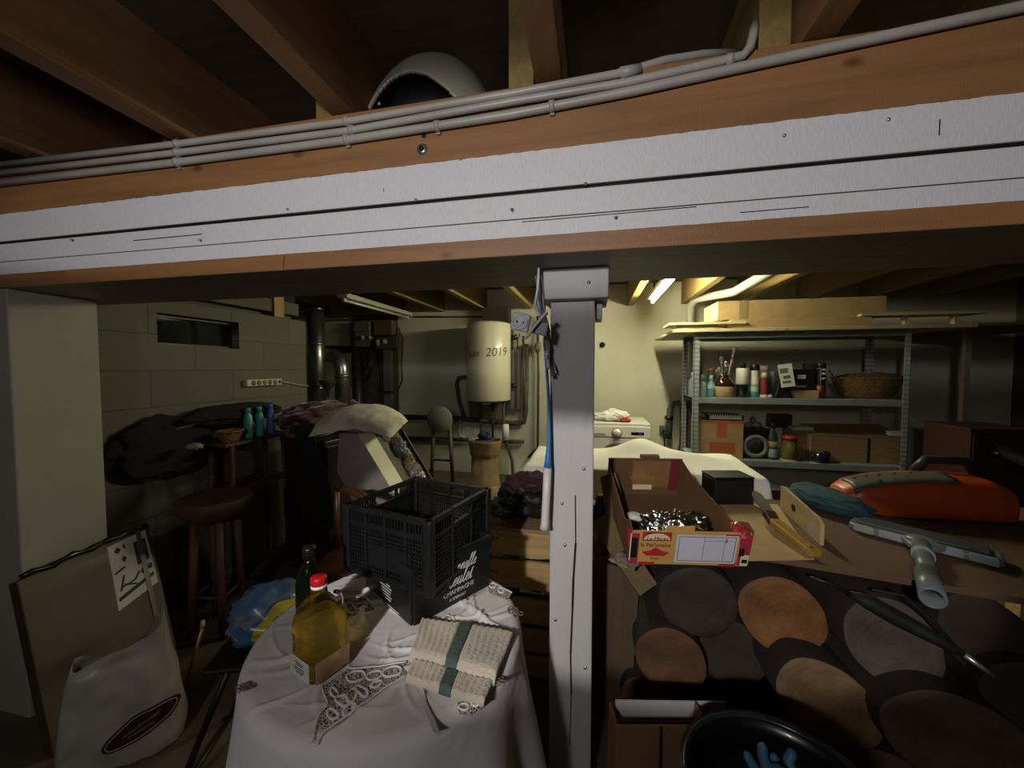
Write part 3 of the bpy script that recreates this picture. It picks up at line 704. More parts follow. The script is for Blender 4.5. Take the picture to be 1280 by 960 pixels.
for (a, b_), (a2, b2) in (((.37, .78), (.28, .80)), ((.35, .66), (.30, .75)), ((.34, .68), (.22, .69)), ((.22, .69), (.17, .73)), ((.31, .69), (.21, .66))):
    mb.bar(onC(a, b_, .002), onC(a2, b2, .002), .008, .0012, up=nrm)
mb.build('label_print', INK, lab, world=True)
q = quad([(.08, .80), (.14, .79), (.14, .91), (.08, .9)], .003); q.build('label_photo', mat('photo_grey', '#777264', '#4a463c', scale=30, rough=.6), lab, world=True)
mb = MB()
for a in (.115, .13): mb.bar(onC(a, 0, .004), onC(a-.01, 1, .004), .012, .0012, up=nrm)
mb.build('strapping', mat('strap_tape', '#5b5346', rough=.3), ct, world=True)
fl = MB(); pts = [onC(.98-.96*i/14, 1, .004+.004*math.sin(i*2.1))+Vector((0, 0, .008+.006*math.sin(i*1.7))) for i in range(15)]
fl.tube(pts, [.012+.004*math.sin(i*2.9) for i in range(15)], 8); fl.build('film_fold', mat('black_film', '#1a1815', rough=.2), ct, world=True, label='dark folded film along the top edge')

# ---- white carrier bag on the floor
cb_ = at(150, 948, z=0); cbag = thing('carrier_bag', 'white plastic carrier bag with a dark oval emblem on the floor', 'bag', (cb_.x-.01, cb_.y+.03, 0), R(50))
def bagfn(u, v):
    a = 2*math.pi*u; z = v*.46; q = 3.2
    ca, sa = math.cos(a), math.sin(a); k = (abs(ca)**q+abs(sa)**q)**(-1/q)
    wx = .178*(1-.33*v**1.6)*(.93+.07*min(1, v*8)); wy = .085*(1-.75*v**1.5)
    x, y = ca*k*wx, sa*k*wy
    d = .015*noise.noise(Vector((x*9, y*9, z*7+2)))+.007*noise.noise(Vector((x*22, y*20, z*16)))
    if v > .8:
        z += (v-.8)*(.62*max(0, ca)**2-.25+.30*max(0, -ca)*0)+.02*math.sin(3*a)*(v-.8)*5
    return Vector((x*(1+d*1.5), y+d*1.3-.04*v, max(z, .003)))
BAGM = mat('bag_film', '#9d958a', '#90887c', scale=4, rough=.42, bump=.2, bscale=9)
mb = MB().grid(bagfn, 72, 40, closeu=True); k = len(mb.v); mb.add([Vector((0, 0, .003))], []); mb.f += [(i, (i+1) % 72, k) for i in range(72)]; mb.sm += [True]*72
mb.build('bag_body', BAGM, cbag)
def onbag(x, z, up):
    # outer surface of the near side, interpolated
    W_ = [bagfn(i/144, z/.46) for i in range(72, 145)]
    for p_, q_ in zip(W_, W_[1:]):
        if min(p_.x, q_.x) <= x <= max(p_.x, q_.x):
            f = (x-p_.x)/((q_.x-p_.x) or 1); return Vector((x, p_.y+(q_.y-p_.y)*f-up, z))
    return Vector((x, W_[0].y-up, z))
def ovalpts(cx, cz_, a, b_, rot, n_=40):
    return [(cx+a*math.cos(t_)*math.cos(rot)-b_*math.sin(t_)*math.sin(rot), cz_+a*math.cos(t_)*math.sin(rot)+b_*math.sin(t_)*math.cos(rot)) for t_ in [2*math.pi*i/n_ for i in range(n_)]]
def bagoval(a, b_, up, name, m_):
    cx, cz_, rot = .055, .135, R(20); rings = [(cx, cz_)]; vs = [onbag(cx, cz_, up)]; K = 5
    for k in range(1, K+1):
        for (x, z) in ovalpts(cx, cz_, a*k/K, b_*k/K, rot): vs.append(onbag(x, z, up))
    fs = [(0, 1+i, 1+(i+1) % 40) for i in range(40)]
    for k in range(K-1):
        for i in range(40): fs.append((1+k*40+i, 1+k*40+(i+1) % 40, 1+(k+1)*40+(i+1) % 40, 1+(k+1)*40+i))
    return MB().add(vs, fs, True).build(name, m_, cbag)
bagoval(.112, .047, .004, 'emblem', mat('emblem_dark', '#2a1a12', '#33221a', scale=18, rough=.4))
MB().tube([onbag(x, z, .005) for x, z in ovalpts(.055, .135, .101, .038, R(20), 60)], .0022, 6, closed=True).build('emblem_ring', mat('emblem_pale', '#8a7d6c', rough=.5), cbag)
ev = MB()
for x, z, w_ in ((.03, .13, .05), (.075, .145, .05), (.05, .118, .07), (.09, .158, .03)):
    p0, p1 = onbag(x-w_/2, z-.008, .006), onbag(x+w_/2, z+.008, .006); ev.bar(p0, p1, .008, .001, up=(0, 1, 0))
ev.build('emblem_lettering', mat('emblem_red', '#6e4a3a', rough=.5), cbag)

# ---- round topped stool and tall stand by the block wall
s0 = at(276, 785, z=0); st = thing('wooden_stool', 'brown wooden stool with thick round seat by the block wall', 'stool', (s0.x-.01, s0.y, 0), YAW)
MB().lathe([(0, .62), (.09, .62), (.14, .645), (.17, .69), (.178, .735), (.17, .745), (.15, .735), (0, .72)], seg=36).build('seat', BROWNW, st)
for a in (45, 135, 225, 315):
    ca, sa = math.cos(R(a)), math.sin(R(a))
    MB().tube([(ca*.09, sa*.09, .63), (ca*.125, sa*.125, 0)], [.022, .017], 10).build('leg', BROWNW, st)
for a in (0, 90, 180, 270):
    p0 = Vector((.115*math.cos(R(a-45)), .115*math.sin(R(a-45)), .22)); p1 = Vector((.115*math.cos(R(a+45)), .115*math.sin(R(a+45)), .22))
    MB().tube([p0, p1], .010, 8).build('stretcher', BROWNW, st)
d0 = at(325, 735, z=0); SH = .975
sd = thing('plant_stand', 'tall brown wooden stand with narrow top by the block wall', 'stand', (-2.33, 2.2, 0), R(88))
MB().lohi((-.27, -.12, SH-.02), (.27, .12, SH)).build('top', BROWNW, sd, bevel=.006)
for x in (-.2, .2):
    for y in (-.085, .085):
        MB().tube([(x, y, SH-.02), (x*1.05, y*1.1, 0)], [.018, .014], 10).build('leg', BROWNW, sd)
    MB().bar((x*1.02, -.085, .66), (x*1.02, .085, .66), .02, .035).build('stretcher', BROWNW, sd)
MB().bar((-.2, -.088, .66), (.2, -.088, .66), .02, .04).build('stretcher', BROWNW, sd); MB().bar((-.2, .088, .66), (.2, .088, .66), .02, .04).build('stretcher', BROWNW, sd)
def stand_pt(px): # on top of the stand
    r_ = ray(px, 552); t_ = (-2.28)/r_.x; return Vector((-2.28, (r_*t_).y, SH))
# bottles on the stand
def figure_bottle(px, col, label, h=.205):
    p = stand_pt(px); o = thing('lotion_bottle', label, 'bottle', p)
    MB().lathe([(0, .001), (.026, .001), (.03, .008), (.031, .05), (.027, .085), (.030, .12), (.027, .145), (.016, h-.035), (.014, h-.03), (.0, h-.03)], seg=24, sy=.8).build('body', mat('plastic_'+col, col, rough=.3), o)
    MB().lathe([(0, h-.03), (.016, h-.03), (.017, h-.004), (.014, h), (0, h)], seg=20).build('cap', mat('plastic_'+col, col, rough=.3), o)
figure_bottle(311, '#4f8f80', 'green bottle beside the wicker basket on the wooden stand')
figure_bottle(325, '#3f8d80', 'green bottle between another green and the blue bottle on the stand')
figure_bottle(339, '#4a63a0', 'blue bottle on the right end of the wooden stand', .215)
WICK = mat('wicker', '#8a6a3a', '#5d4522', scale=60, rough=.8, bump=.8, bscale=90)
def weave(name, label, c_, r0, r1, h, sx, sy, rot, cat='basket', m_=None):
    o = thing(name, label, cat, c_, rot); m_ = m_ or WICK; N = 28
    body = MB(); rows = max(6, int(h/.011)); seg = 64
    vs = []; fs = []
    for j in range(rows*3+1):
        f = j/(rows*3); r_ = r0+(r1-r0)*f**.7
        for i in range(seg):
            a = 2*math.pi*i/seg; k = 1+.03*math.sin(a*N/2+(j//3 % 2)*math.pi)*math.sin(math.pi*(j % 3)/1.5+.3)
            vs.append((math.cos(a)*r_*k*sx, math.sin(a)*r_*k*sy, .002+h*f))
    for j in range(rows*3):
        for i in range(seg): fs.append((j*seg+i, j*seg+(i+1) % seg, (j+1)*seg+(i+1) % seg, (j+1)*seg+i))
    fs.append(tuple(reversed(range(seg)))); body.add(vs, fs, True); body.build('woven_side', m_, o, solid=.005)
    rim = MB()
    for ph in (0, math.pi):
        rim.tube([(math.cos(a)*(r1+.004*math.sin(a*18+ph))*sx, math.sin(a)*(r1+.004*math.sin(a*18+ph))*sy, h+.004*math.cos(a*18+ph)) for a in [2*math.pi*i/72 for i in range(72)]], .006, 6, closed=True)
    rim.build('rim', m_, o); return o
p = stand_pt(288); wb = weave('wicker_basket', 'small boat shaped wicker basket on the wooden stand', p, .045, .075, .07, 1.0, .8, R(86), m_=mat('brown_wicker', '#7a5535', '#533820', scale=60, rough=.8, bump=.8, bscale=90))
p = stand_pt(273)
MB().tube([p+Vector((.055, -.0, .03)), p+Vector((.125, -.02, -.005)), p+Vector((.128, -.02, -.16)), p+Vector((.13, -.015, -.3))], .0035, 6).build('hanging_string', mat('string', '#7d5d3c', rough=.9), label='brown string hanging from the basket in front of the stand', cat='string')
p = stand_pt(243)
MB().blob(p+Vector((0, 0, .018)), (.05, .03, .018), .3, 3, 8, 3, flat=-.0165).build('crumpled_tissue', mat('tissue', '#8f8a76', rough=.9), label='small crumpled pale tissue at the left end of the stand', cat='tissue')
# ---- dark cabinet and heap of coats behind the stand
cbp = at(380, 700, Y=2.35); cab = thing('dark_cabinet', 'dark wooden cabinet under the coats by the block wall end', 'cabinet', (-1.93, 2.55, 0), R(80))
MB().lohi((-.26, -.2, .05), (.26, .2, .93)).build('carcass', DARKW, cab, bevel=.004)
MB().lohi((-.28, -.22, .93), (.28, .22, .955)).build('top', DARKW, cab, bevel=.005)
MB().lohi((-.25, -.206, .08), (-.005, -.2, .91)).build('door', DARKW, cab, bevel=.003); MB().lohi((.005, -.206, .08), (.25, -.2, .91)).build('door', DARKW, cab, bevel=.003)
MB().lohi((-.24, -.18, 0), (.24, .18, .05)).build('plinth', DARKW, cab)
BURG = mat('burgundy_wool', '#3f111b', '#2c0b13', scale=8, rough=.95, bump=.3, bscale=30, sheen=.4)
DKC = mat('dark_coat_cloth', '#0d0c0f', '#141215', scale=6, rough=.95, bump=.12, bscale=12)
cp_ = at(350, 512, d=2.75); Zc = .957
bj = thing('burgundy_jacket', 'burgundy wool jacket heaped on the dark cabinet', 'jacket', (-1.98, 2.5, Zc), R(80))
MB().blob((.0, .02, .115), (.32, .19, .125), .22, 2.2, 11, 4, flat=-.113).build('body', BURG, bj)
MB().tube([(.16, -.08, .19), (.24, -.16, .12), (.27, -.24, .0), (.265, -.265, -.10)], [.07, .06, .055, .05], 14).build('sleeve', BURG, bj)
MB().blob((.27, -.27, -.115), (.045, .04, .035), .15, 3, 5, 2).build('cuff', mat('red_cuff', '#7a2028', rough=.9), bj, label='brighter red cuff')
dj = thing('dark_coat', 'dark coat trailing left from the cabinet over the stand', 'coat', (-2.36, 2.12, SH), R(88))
MB().blob((.05, .04, .16), (.36, .10, .075), .2, 1.8, 21, 4).build('body', DKC, dj)
MB().tube([(-.35, .04, .11), (-.1, .0, .155), (.2, -.02, .185)], .006, 6).build('zip', mat('zip_grey', '#6f6a66', rough=.4, metal=.5), dj, label='pale zip')
MB().blob((-.38, .07, .02), (.27, .045, .17), .25, 1.8, 33, 4, rotz=R(-2)).build('sleeve', DKC, dj)  # dark shape added along the wall, stands in for the coats' shade
ds = thing('dark_scarf', 'dark scarf hanging down the front of the cabinet', 'scarf', at(395, 560, d=2.5))
spts = [at(378, 535, d=2.53), at(386, 562, d=2.42), at(398, 592, d=2.40), at(408, 625, d=2.40), at(412, 660, d=2.41)]
mb = MB(); mb.tube(spts, [.05, .055, .045, .035, .02], 12); mb.build('cloth', DKC, ds, world=True)

# ---- power strip on the block wall
a_, b2 = at(306, 479, X=-2.48), at(350, 477, X=-2.48)
STRIP = mat('cream_plastic', '#b5b08e', rough=.45)
ps_ = thing('power_strip', 'cream five socket power strip fixed on the block wall', 'power strip', (-2.5, (a_.y+b2.y)/2, a_.z))
hl = abs(b2.y-a_.y)/2
MB().lohi((0, -hl, -.025), (.04, hl, .025)).build('housing', STRIP, ps_, bevel=.006)
for k in range(5):
    y = -hl+.03+(2*hl-.075)*(k+.5)/5
    MB().tube([(.0395, y, 0), (.042, y, 0)], .019, 20).build('socket', mat('socket_shadow', '#6a664e', rough=.5), ps_)
MB().lohi((.04, hl-.035, -.012), (.046, hl-.015, .012)).build('switch', BLACKP, ps_, bevel=.002, label='black rocker switch')
MB().tube([(.02, hl, 0), (.02, hl+.08, -.01), (.025, hl+.2, -.035), (.02, 2.949-(a_.y+b2.y)/2, -.05)], .004, 6).build('cord', STRIP, ps_)
# wooden stub post on the wall end
MB().lohi((-2.6, 2.62, 1.861), (-2.5, 2.72, 2.224)).build('stub_post', wood_mat('pale_stub', '#8f6a3c', '#a27c48', 'Z', 3), bevel=.003, label='short pale wooden post standing on the end of the block wall', cat='post')
# ================================================================== BACK OF THE CELLAR, LEFT
FLUE = mat('flue_steel', '#8f918c', '#a7a9a2', rough=.28, metal=.9, scale=6)
fp = at(396, 450, Y=4.2); fl_ = thing('flue_pipe', 'shiny vertical metal flue pipe rising beyond the block wall', 'flue pipe', (fp.x, 4.2, 0))
MB().tube([(fp.x, 4.2, .75), (fp.x, 4.2, 2.42)], .1, 24).build('pipe_run', FLUE, fl_, world=True)
for z in (1.2, 1.75, 2.18):
    MB().tube([(fp.x, 4.2, z-.02), (fp.x, 4.2, z+.02)], .106, 24).build('joint_band', FLUE, fl_, world=True)
e0 = Vector((fp.x+.09, 4.3, 1.5)); ex = at(431, 470, Y=4.35)
fe = thing('elbow_duct', 'metal duct curving down beside the flue pipe', 'duct', (ex.x, 4.3, 0))
pth = [Vector((fp.x+.08, 4.3, 1.62))]+arc((ex.x-.20, 4.3, 1.42), .2, R(90), 0, 10, (1, 0, 0), (0, 0, 1))+[Vector((ex.x, 4.3, .75))]
MB().tube(pth, .088, 20).build('pipe_run', FLUE, fe, world=True)
MB().tube([(ex.x, 4.3, 1.33), (ex.x, 4.3, 1.37)], .094, 20).build('joint_band', FLUE, fe, world=True)
MB().lohi((fp.x-.35, 3.95, 0), (ex.x+.25, 4.6, .75)).build('boiler', mat('boiler_enamel', '#4a4a44', rough=.5), label='low grey boiler casing under the flue pipe and elbow duct', cat='boiler', bevel=.02)
hd = [at(405, 437, Y=4.8), at(445, 437, Y=4.8), at(447, 500, Y=4.55), at(447, 560, Y=4.45)]
MB().tube(hd, .06, 16).build('dark_duct', DARKMET, label='dark horizontal duct bending down behind the elbow duct', cat='duct')
fn_ = at(410, 482, Y=4.0)
MB().lathe([(.0, -.14), (.012, -.14), (.02, -.06), (.09, .03), (.095, .06), (.0, .06)], (fn_.x, 4.0, fn_.z), 20).build('metal_funnel', mat('rusty_iron', '#3a2a20', '#2a211b', rough=.7, scale=20), label='rusty funnel hanging between the flue pipe and elbow duct', cat='funnel')
# meter board with boxes and cables
b0, b1 = at(441, 400, Y=5.0), at(497, 520, Y=5.0)
MBD = mat('old_board', '#57503d', '#4a4434', scale=5, rough=.8)
mbd = thing('meter_board', 'brownish electric meter board with boxes and looped cables on back wall', 'meter board', ((b0.x+b1.x)/2, 5.05, b1.z))
MB().lohi((b0.x, 5.02, b1.z-.3), (b1.x, 5.05, 2.2)).build('board', MBD, mbd, world=True)
def board_box(x0, y0, x1, y1, m_, name, dpt=.12):
    a, b_ = at(x0, y0, Y=4.93), at(x1, y1, Y=4.93)
    return MB().lohi((a.x, 5.02-dpt, b_.z), (b_.x, 5.02, a.z)).build(name, m_, mbd, world=True, bevel=.008)
GB = mat('grey_box', '#6c6a58', '#5d5b4b', scale=6, rough=.5)
board_box(444, 402, 464, 434, GB, 'meter_box'); board_box(468, 401, 491, 419, mat('meter_box_brown', '#584f3f', rough=.5), 'fuse_box')
board_box(444, 408, 464, 414, GB, 'meter_ledge', .14); board_box(470, 421, 496, 436, mat('grey_box_dark', '#4a493d', rough=.5), 'junction_box', .1)
for px, py, r_ in ((453, 422, .03), (462, 422, .02), (472, 428, .04), (480, 427, .035)):
    p = at(px, py, Y=4.88); MB().tube([(p.x, 4.93, p.z), (p.x, 4.86, p.z)], r_, 14).build('dial', mat('dial_pale', '#a19e88', rough=.3), mbd, world=True)
a, b_ = at(480, 437, Y=4.98), at(490, 512, Y=4.98)
MB().lohi((a.x, 4.96, b_.z), (b_.x, 5.02, a.z)).build('cable_channel', mat('channel_grey', '#62645a', rough=.5), mbd, world=True)
for pts in ([(446, 436), (444, 455), (448, 472), (455, 476), (462, 466), (464, 436)], [(450, 436), (449, 452), (455, 464), (461, 452), (466, 425)], [(447, 440), (446, 462), (454, 478), (463, 470), (469, 436)], [(472, 436), (472, 470), (474, 488), (482, 490), (492, 490)]):
    P = [at(x, y, Y=4.92) for x, y in pts]; MB().tube(P, .013, 8).build('cable', BLACKP, mbd, world=True)
P = [at(x, y, Y=5.03) for x, y in ((498, 410), (504, 424), (503, 440), (502, 455), (503, 475), (498, 487), (488, 492))]
MB().tube(P, .008, 8).build('cable', BLACKP, mbd, world=True)
# ---- unlit tube fitting under the joists
f0, f1_ = Vector((-2.56, 3.55, 2.2)), Vector((-2.56, 5.0, 2.2))
uf = thing('tube_fixture', 'unlit white fluorescent tube fitting under the joists at left', 'light fixture', (-2.56, 4.25, 2.16))
MB().lohi((-2.62, 3.55, 2.175), (-2.50, 5.0, 2.224)).build('batten', mat('fixture_cream', '#b9b7a0', rough=.4), uf, world=True, bevel=.004)
MB().tube([(-2.56, 3.58, 2.155), (-2.56, 4.97, 2.155)], .014, 14).build('tube', mat('unlit_tube', '#d2d0bd', rough=.25), uf, world=True)
for y in (3.7, 4.85): MB().lohi((-2.57, y-.015, 2.224), (-2.55, y+.015, 2.50)).build('hanger', DARKMET, uf, world=True)
for y in (3.58, 4.97): MB().lohi((-2.575, y-.012, 2.14), (-2.545, y+.012, 2.176)).build('lamp_holder', WHITEP, uf, world=True)
P = [at(x, y, Y=5.03) for x, y in ((518, 396), (560, 396), (632, 396))]
MB().tube(P, .011, 8).build('wall_cable', COPPER, label='thin brown pipe along the top of the wall left of water heater', cat='pipe')
# ---- lit tube fitting
lf = thing('tube_fixture', 'lit white fluorescent tube fitting on the ceiling right of the post', 'light fixture', (.6, 3.72, 2.17))
MB().lohi((.555, 3.05, 2.185), (.645, 4.4, 2.224)).build('batten', mat('fixture_cream', '#b9b7a0', rough=.4), lf, world=True, bevel=.004)
TUBE = mat('lit_tube', '#ffffff', emit='#f7f1cc', estr=320)
MB().tube([(.6, 3.09, 2.155), (.6, 4.33, 2.155)], .014, 12).build('tube', TUBE, lf, world=True, label='glowing fluorescent tube')
for y in (3.2, 4.25): MB().lohi((.59, y-.015, 2.224), (.61, y+.015, 2.50)).build('hanger', DARKMET, lf, world=True)
for y in (3.08, 4.345): MB().lohi((.585, y-.012, 2.14), (.615, y+.012, 2.186)).build('lamp_holder', WHITEP, lf, world=True)
# ---- water heater
HEN = mat('heater_enamel', '#cfcbb0', rough=.3, coat=.3)
ht = at(611, 405, Y=4.72); hb = at(611, 500, Y=4.72); HX = ht.x; hr = 27.5*dep(ht)/480
wh = thing('water_heater', 'white cylindrical water heater with handwriting hung on the back wall', 'water heater', (HX, 4.72, hb.z))
hh = ht.z-hb.z
MB().lathe([(0, 0), (hr-.012, 0), (hr, .012), (hr, hh-.02), (hr-.012, hh-.002), (hr*.8, hh+.015), (0, hh+.02)], seg=48).build('tank', HEN, wh)
MB().lathe([(0, -.03), (hr*.5, -.03), (hr*.86, -.01), (hr*.95, 0)], seg=40).build('bottom_cap', mat('heater_cap', '#7d7b6c', rough=.5), wh)
MB().tube([(0, -.12, -.045), (0, -.12, -.03)], .05, 20).build('thermostat_cover', mat('heater_cap_white', '#b5b39d', rough=.4), wh)
for z in (.18, .80): MB().tube([(hr*.93, .12, z), (hr+.06, .14, z)], .03, 12).build('bracket_bolt', BLACKP, wh)
MB().lohi((-.25, .18, .1), (-.18, .33, .95)).lohi((.18, .18, .1), (.25, .33, .95)).build('wall_bracket', DARKMET, wh)
INKH = mat('marker_ink', '#4a4a42', rough=.6)
# handwriting wrapped round the tank
def tank_text(body, ang0, z, size, sh=.15):
    cu = bpy.data.curves.new('t', 'FONT'); cu.body = body; cu.size = size; cu.shear = sh; cu.align_x = 'CENTER'; cu.align_y = 'CENTER'
    t_ = bpy.data.objects.new('tmp', cu); COL.objects.link(t_); me = bpy.data.meshes.new_from_object(t_.evaluated_get(bpy.context.evaluated_depsgraph_get())); bpy.data.objects.remove(t_)
    for v in me.vertices:
        a = ang0+v.co.x/hr; rr = hr+.0015; v.co = Vector((math.sin(a)*rr, -math.cos(a)*rr, z+v.co.y+v.co.x*.06))
    me.materials.clear(); me.materials.append(INKH); o = bpy.data.objects.new('handwriting', me); COL.objects.link(o); o.parent = wh
tank_text('2019', R(36), hh*.62, .145); tank_text('Juin', R(-27), hh*.60, .12)
MB().lohi((HX-.12, 4.85, 2.03+.02), (HX+.22, 5.045, 2.24)).build('ceiling_box', mat('dark_box', '#3a3329', '#2f2a22', scale=8, rough=.8), label='dark box in the wall corner above the water heater', cat='box')
# pipes on the wall
def wpipe(pts, r_, m_, label, Y=4.98, name='wall_pipe', cat='pipe', group=None):
    P = [at(x, y, Y=Y) for x, y in pts]
    return MB().tube(P, r_, 10).build(name, m_, label=label, cat=cat, group=group)
PIPED = mat('dark_pipe', '#4a4538', '#3b372d', rough=.6, scale=12)
wpipe([(498, 521), (560, 522), (640, 529), (655, 528), (657, 515), (658, 430)], .034, PIPED, 'thick dark pipe running left to right under the water heater')
wpipe([(498, 547), (560, 549), (640, 552), (655, 552)], .026, PIPED, 'second dark pipe lower on the wall behind the grey disc')
wpipe([(582, 471), (573, 472), (571, 480), (574, 500), (580, 521)], .026, PIPED, 'crooked dark pipe left of the water heater', 4.95)
wpipe([(654, 420), (655, 480), (655, 512)], .016, COPPER, 'copper pipe right of the grey slab by the water heater', 4.9)
wpipe([(601, 500), (601, 548)], .014, PIPED, 'thin upright pipe below left of the water heater', 4.93)
wpipe([(616, 505), (616, 550)], .014, PIPED, 'thin upright pipe below right of the water heater', 4.93)
wpipe([(629, 500), (630, 545), (640, 575), (643, 632)], .02, PIPED, 'long upright dark pipe dropping from the heater to the floor', 4.86)
wpipe([(672, 395), (673, 470), (672, 560), (660, 572)], .017, COPPER, 'pale brown upright pipe just left of the post', 4.98)
wpipe([(575, 525), (574, 545), (582, 547)], .022, GREYPIPE, 'short grey pipe stub beside the grey disc', 4.9)
fv = at(672, 434, Y=4.93)
MB().blob((fv.x, 4.95, fv.z), (.045, .04, .07), .4, 3, 4, 2).build('pipe_valve', mat('brass_valve', '#77705a', rough=.4, metal=.3), label='brass valve on the pale pipe left of post', cat='valve')
sl0, sl1 = at(638, 437, Y=4.95), at(650, 512, Y=4.95)
gs = thing('grey_slab', 'grey upright slab standing against the wall right of the water heater', 'panel', ((sl0.x+sl1.x)/2, 4.98, sl1.z))
MB().lohi((sl0.x, 4.93, sl1.z), (sl1.x, 5.04, sl0.z)).build('panel', mat('slab_grey', '#6d6f68', '#5f6058', scale=5, rough=.5), gs, world=True, bevel=.01)
MB().lohi((sl1.x-.05, 4.915, sl1.z+.02), (sl1.x-.03, 4.93, sl0.z-.02)).build('edge_strip', PIPED, gs, world=True)
hk = at(647, 424, Y=4.95)
MB().tube([(hk.x, 4.95, sl0.z), (hk.x, 4.95, hk.z), (hk.x+.03, 4.95, hk.z+.07)], .009, 8).tube([(hk.x, 4.95, hk.z), (hk.x-.03, 4.95, hk.z+.07)], .009, 8).build('hook', COPPER, gs, world=True)
p = at(632, 540, Y=4.8)
MB().tube([(p.x, 4.8, p.z-.1), (p.x, 4.8, p.z+.1)], .045, 14).build('safety_valve', WHITEP, label='small white safety valve on the pipe below water heater', cat='valve')
p0, p1 = at(585, 502, Y=4.99), at(634, 529, Y=4.99)
MB().prism([(p0.x, p0.z), (p1.x, p0.z), (p1.x-.1, p1.z), (p0.x+.03, p1.z)], .05, Matrix(((1, 0, 0, 0), (0, 0, 1, 4.99), (0, 1, 0, 0), (0, 0, 0, 1)))).build('wall_plate', mat('brown_plate', '#6b5f48', '#5a503d', scale=6, rough=.8), label='brown stained plate on the wall under the water heater', cat='plate')
# ---- folding stool standing upright
gd = at(550, 524, Y=4.25); gs_ = thing('folded_stool', 'grey round seat of a folded stool standing upright by the back wall', 'stool', (gd.x, 4.3, 0))
GST = mat('stool_grey', '#77786a', rough=.5); rr = 16.5*dep(gd)/480
mb = MB().lathe([(0, 0), (rr-.006, 0), (rr, .008), (rr, .03), (rr-.006, .036), (0, .036)], seg=40, M=Matrix.Rotation(R(90), 3, 'X')); mb.v = [v+Vector((gd.x, 4.26, gd.z)) for v in mb.v]
mb.build('seat', GST, gs_, world=True)
DG = mat('dark_grey_tube', '#4b4c44', rough=.5)
for dx, dx2 in ((-.09, -.15), (.1, .14)):
    MB().tube([(gd.x+dx, 4.29, gd.z-.02), (gd.x+dx2, 4.31, 0)], .024, 10).build('leg', DG, gs_, world=True)
for z in (.58, .34): MB().tube([(gd.x-.12, 4.30, z), (gd.x+.12, 4.30, z)], .014, 8).build('rung', DG, gs_, world=True)
# ---- tan sack with dark leaves
tp = at(606, 600, Y=4.05)
ts = thing('burlap_sack', 'tan paper sack standing behind the black crates', 'sack', (tp.x, 4.05, 0))
def sackfn(u, v):
    a = 2*math.pi*u; z = .66*v; r_ = .16*(1+.10*math.sin(v*7)+(.12 if v > .75 else 0))*(1+.12*noise.noise(Vector((math.cos(a)*2, math.sin(a)*2, v*4))))
    if v < .02: r_ *= .9
    return Vector((math.cos(a)*r_, math.sin(a)*r_*.8, z))
SACK = mat('sack_tan', '#84704a', '#6d5a38', scale=7, rough=.85, bump=.5, bscale=22)
MB().grid(sackfn, 40, 30, closeu=True).build('bag', SACK, ts, solid=.006)
MB().blob((.0, 0, .62), (.12, .09, .05), .3, 3, 5, 2).build('filling', mat('sack_filling', '#2b2f3c', rough=.9), ts)
mb = MB(); 
for k in range(8):
    a = k*.9; mb.blob((.05*math.cos(a), .04*math.sin(a), .69+.01*(k % 3)), (.03, .02, .04), .3, 3, k, 1)
mb.build('dark_leaves', mat('navy_leaves', '#252a40', rough=.8), ts)
bp_ = at(618, 610, Y=3.7)
MB().blob((bp_.x, 3.7, .12), (.22, .15, .125), .3, 2.4, 31, 3, flat=-.118).build('cloth_bundle', SACK, label='low crumpled tan bundle on the floor by the paper sack', cat='bundle')
# ---- tilted white case with pillow on top
d_ = 2.45
def tp_(x, y, d=d_): return at(x, y, d=d)
O = tp_(451, 642); ax = (tp_(422, 553)-tp_(478, 640)); 
A0, A1, A2, A3 = tp_(424, 541, 2.45), tp_(448, 543, 2.38), tp_(494, 619, 2.38), tp_(451, 655, 2.45)
down = (A2-A1); wid = (tp_(465, 539, 2.55)-A1); back = FW*.25
cs = thing('tilted_case', 'white storage case tipped on its corner under the speckled pillow', 'case', (tp_(455, 640).x, tp_(455, 640).y, .40))
def slab(P, dv, m_, name, par, **k):
    vs = [Vector(p) for p in P]+[Vector(p)+dv for p in P]; n_ = len(P)
    return MB().add(vs, [tuple(range(n_)), tuple(reversed(range(n_, 2*n_)))]+[(i, (i+1) % n_, n_+(i+1) % n_, n_+i) for i in range(n_)]).build(name, m_, par, world=True, bevel=.003, **k)
left = (tp_(395, 590)-A1)*1.0
CASEP = mat('case_face', '#9a8f8a', '#928782', scale=3, rough=.5); CASEC = mat('case_cream', '#c9c7aa', rough=.5)
Bl = A1+(A0-A1)*1.0; lowL = A2+(tp_(430, 680, 2.45)-A2)
slab([A0, A1, A2, tp_(462, 650, 2.42), tp_(451, 648, 2.45), tp_(421, 588, 2.5)], FW*.03, CASEP, 'front_face', cs)
e = tp_(466, 539, 2.52)-A1
slab([A1, A1+e, A2+e, A2], (A0-A1).normalized()*.03, CASEC, 'side_face', cs, label='cream side panel')
g = e+(tp_(498, 537, 2.80)-tp_(466, 539, 2.52))
slab([A1+e*1.02, A1+g, A2+g, A2+e*1.02], (A0-A1).normalized()*.05, mat('case_tray', '#4b4231', '#3a3427', scale=6, rough=.6), 'tray', cs, label='brown tray side with clutter')
slab([A1+g, A1+g+e*.12, A2+g+e*.12, A2+g], (A0-A1).normalized()*-.035, mat('case_rim', '#33312b', rough=.3), 'rim', cs)
slab([A0, A1, A1+g, A0+g*.8], (A2-A1).normalized()*.03, CASEP, 'top_face', cs)
nr = (A2-A1).cross(e).normalized()
if nr.dot(RT) < 0: nr = -nr
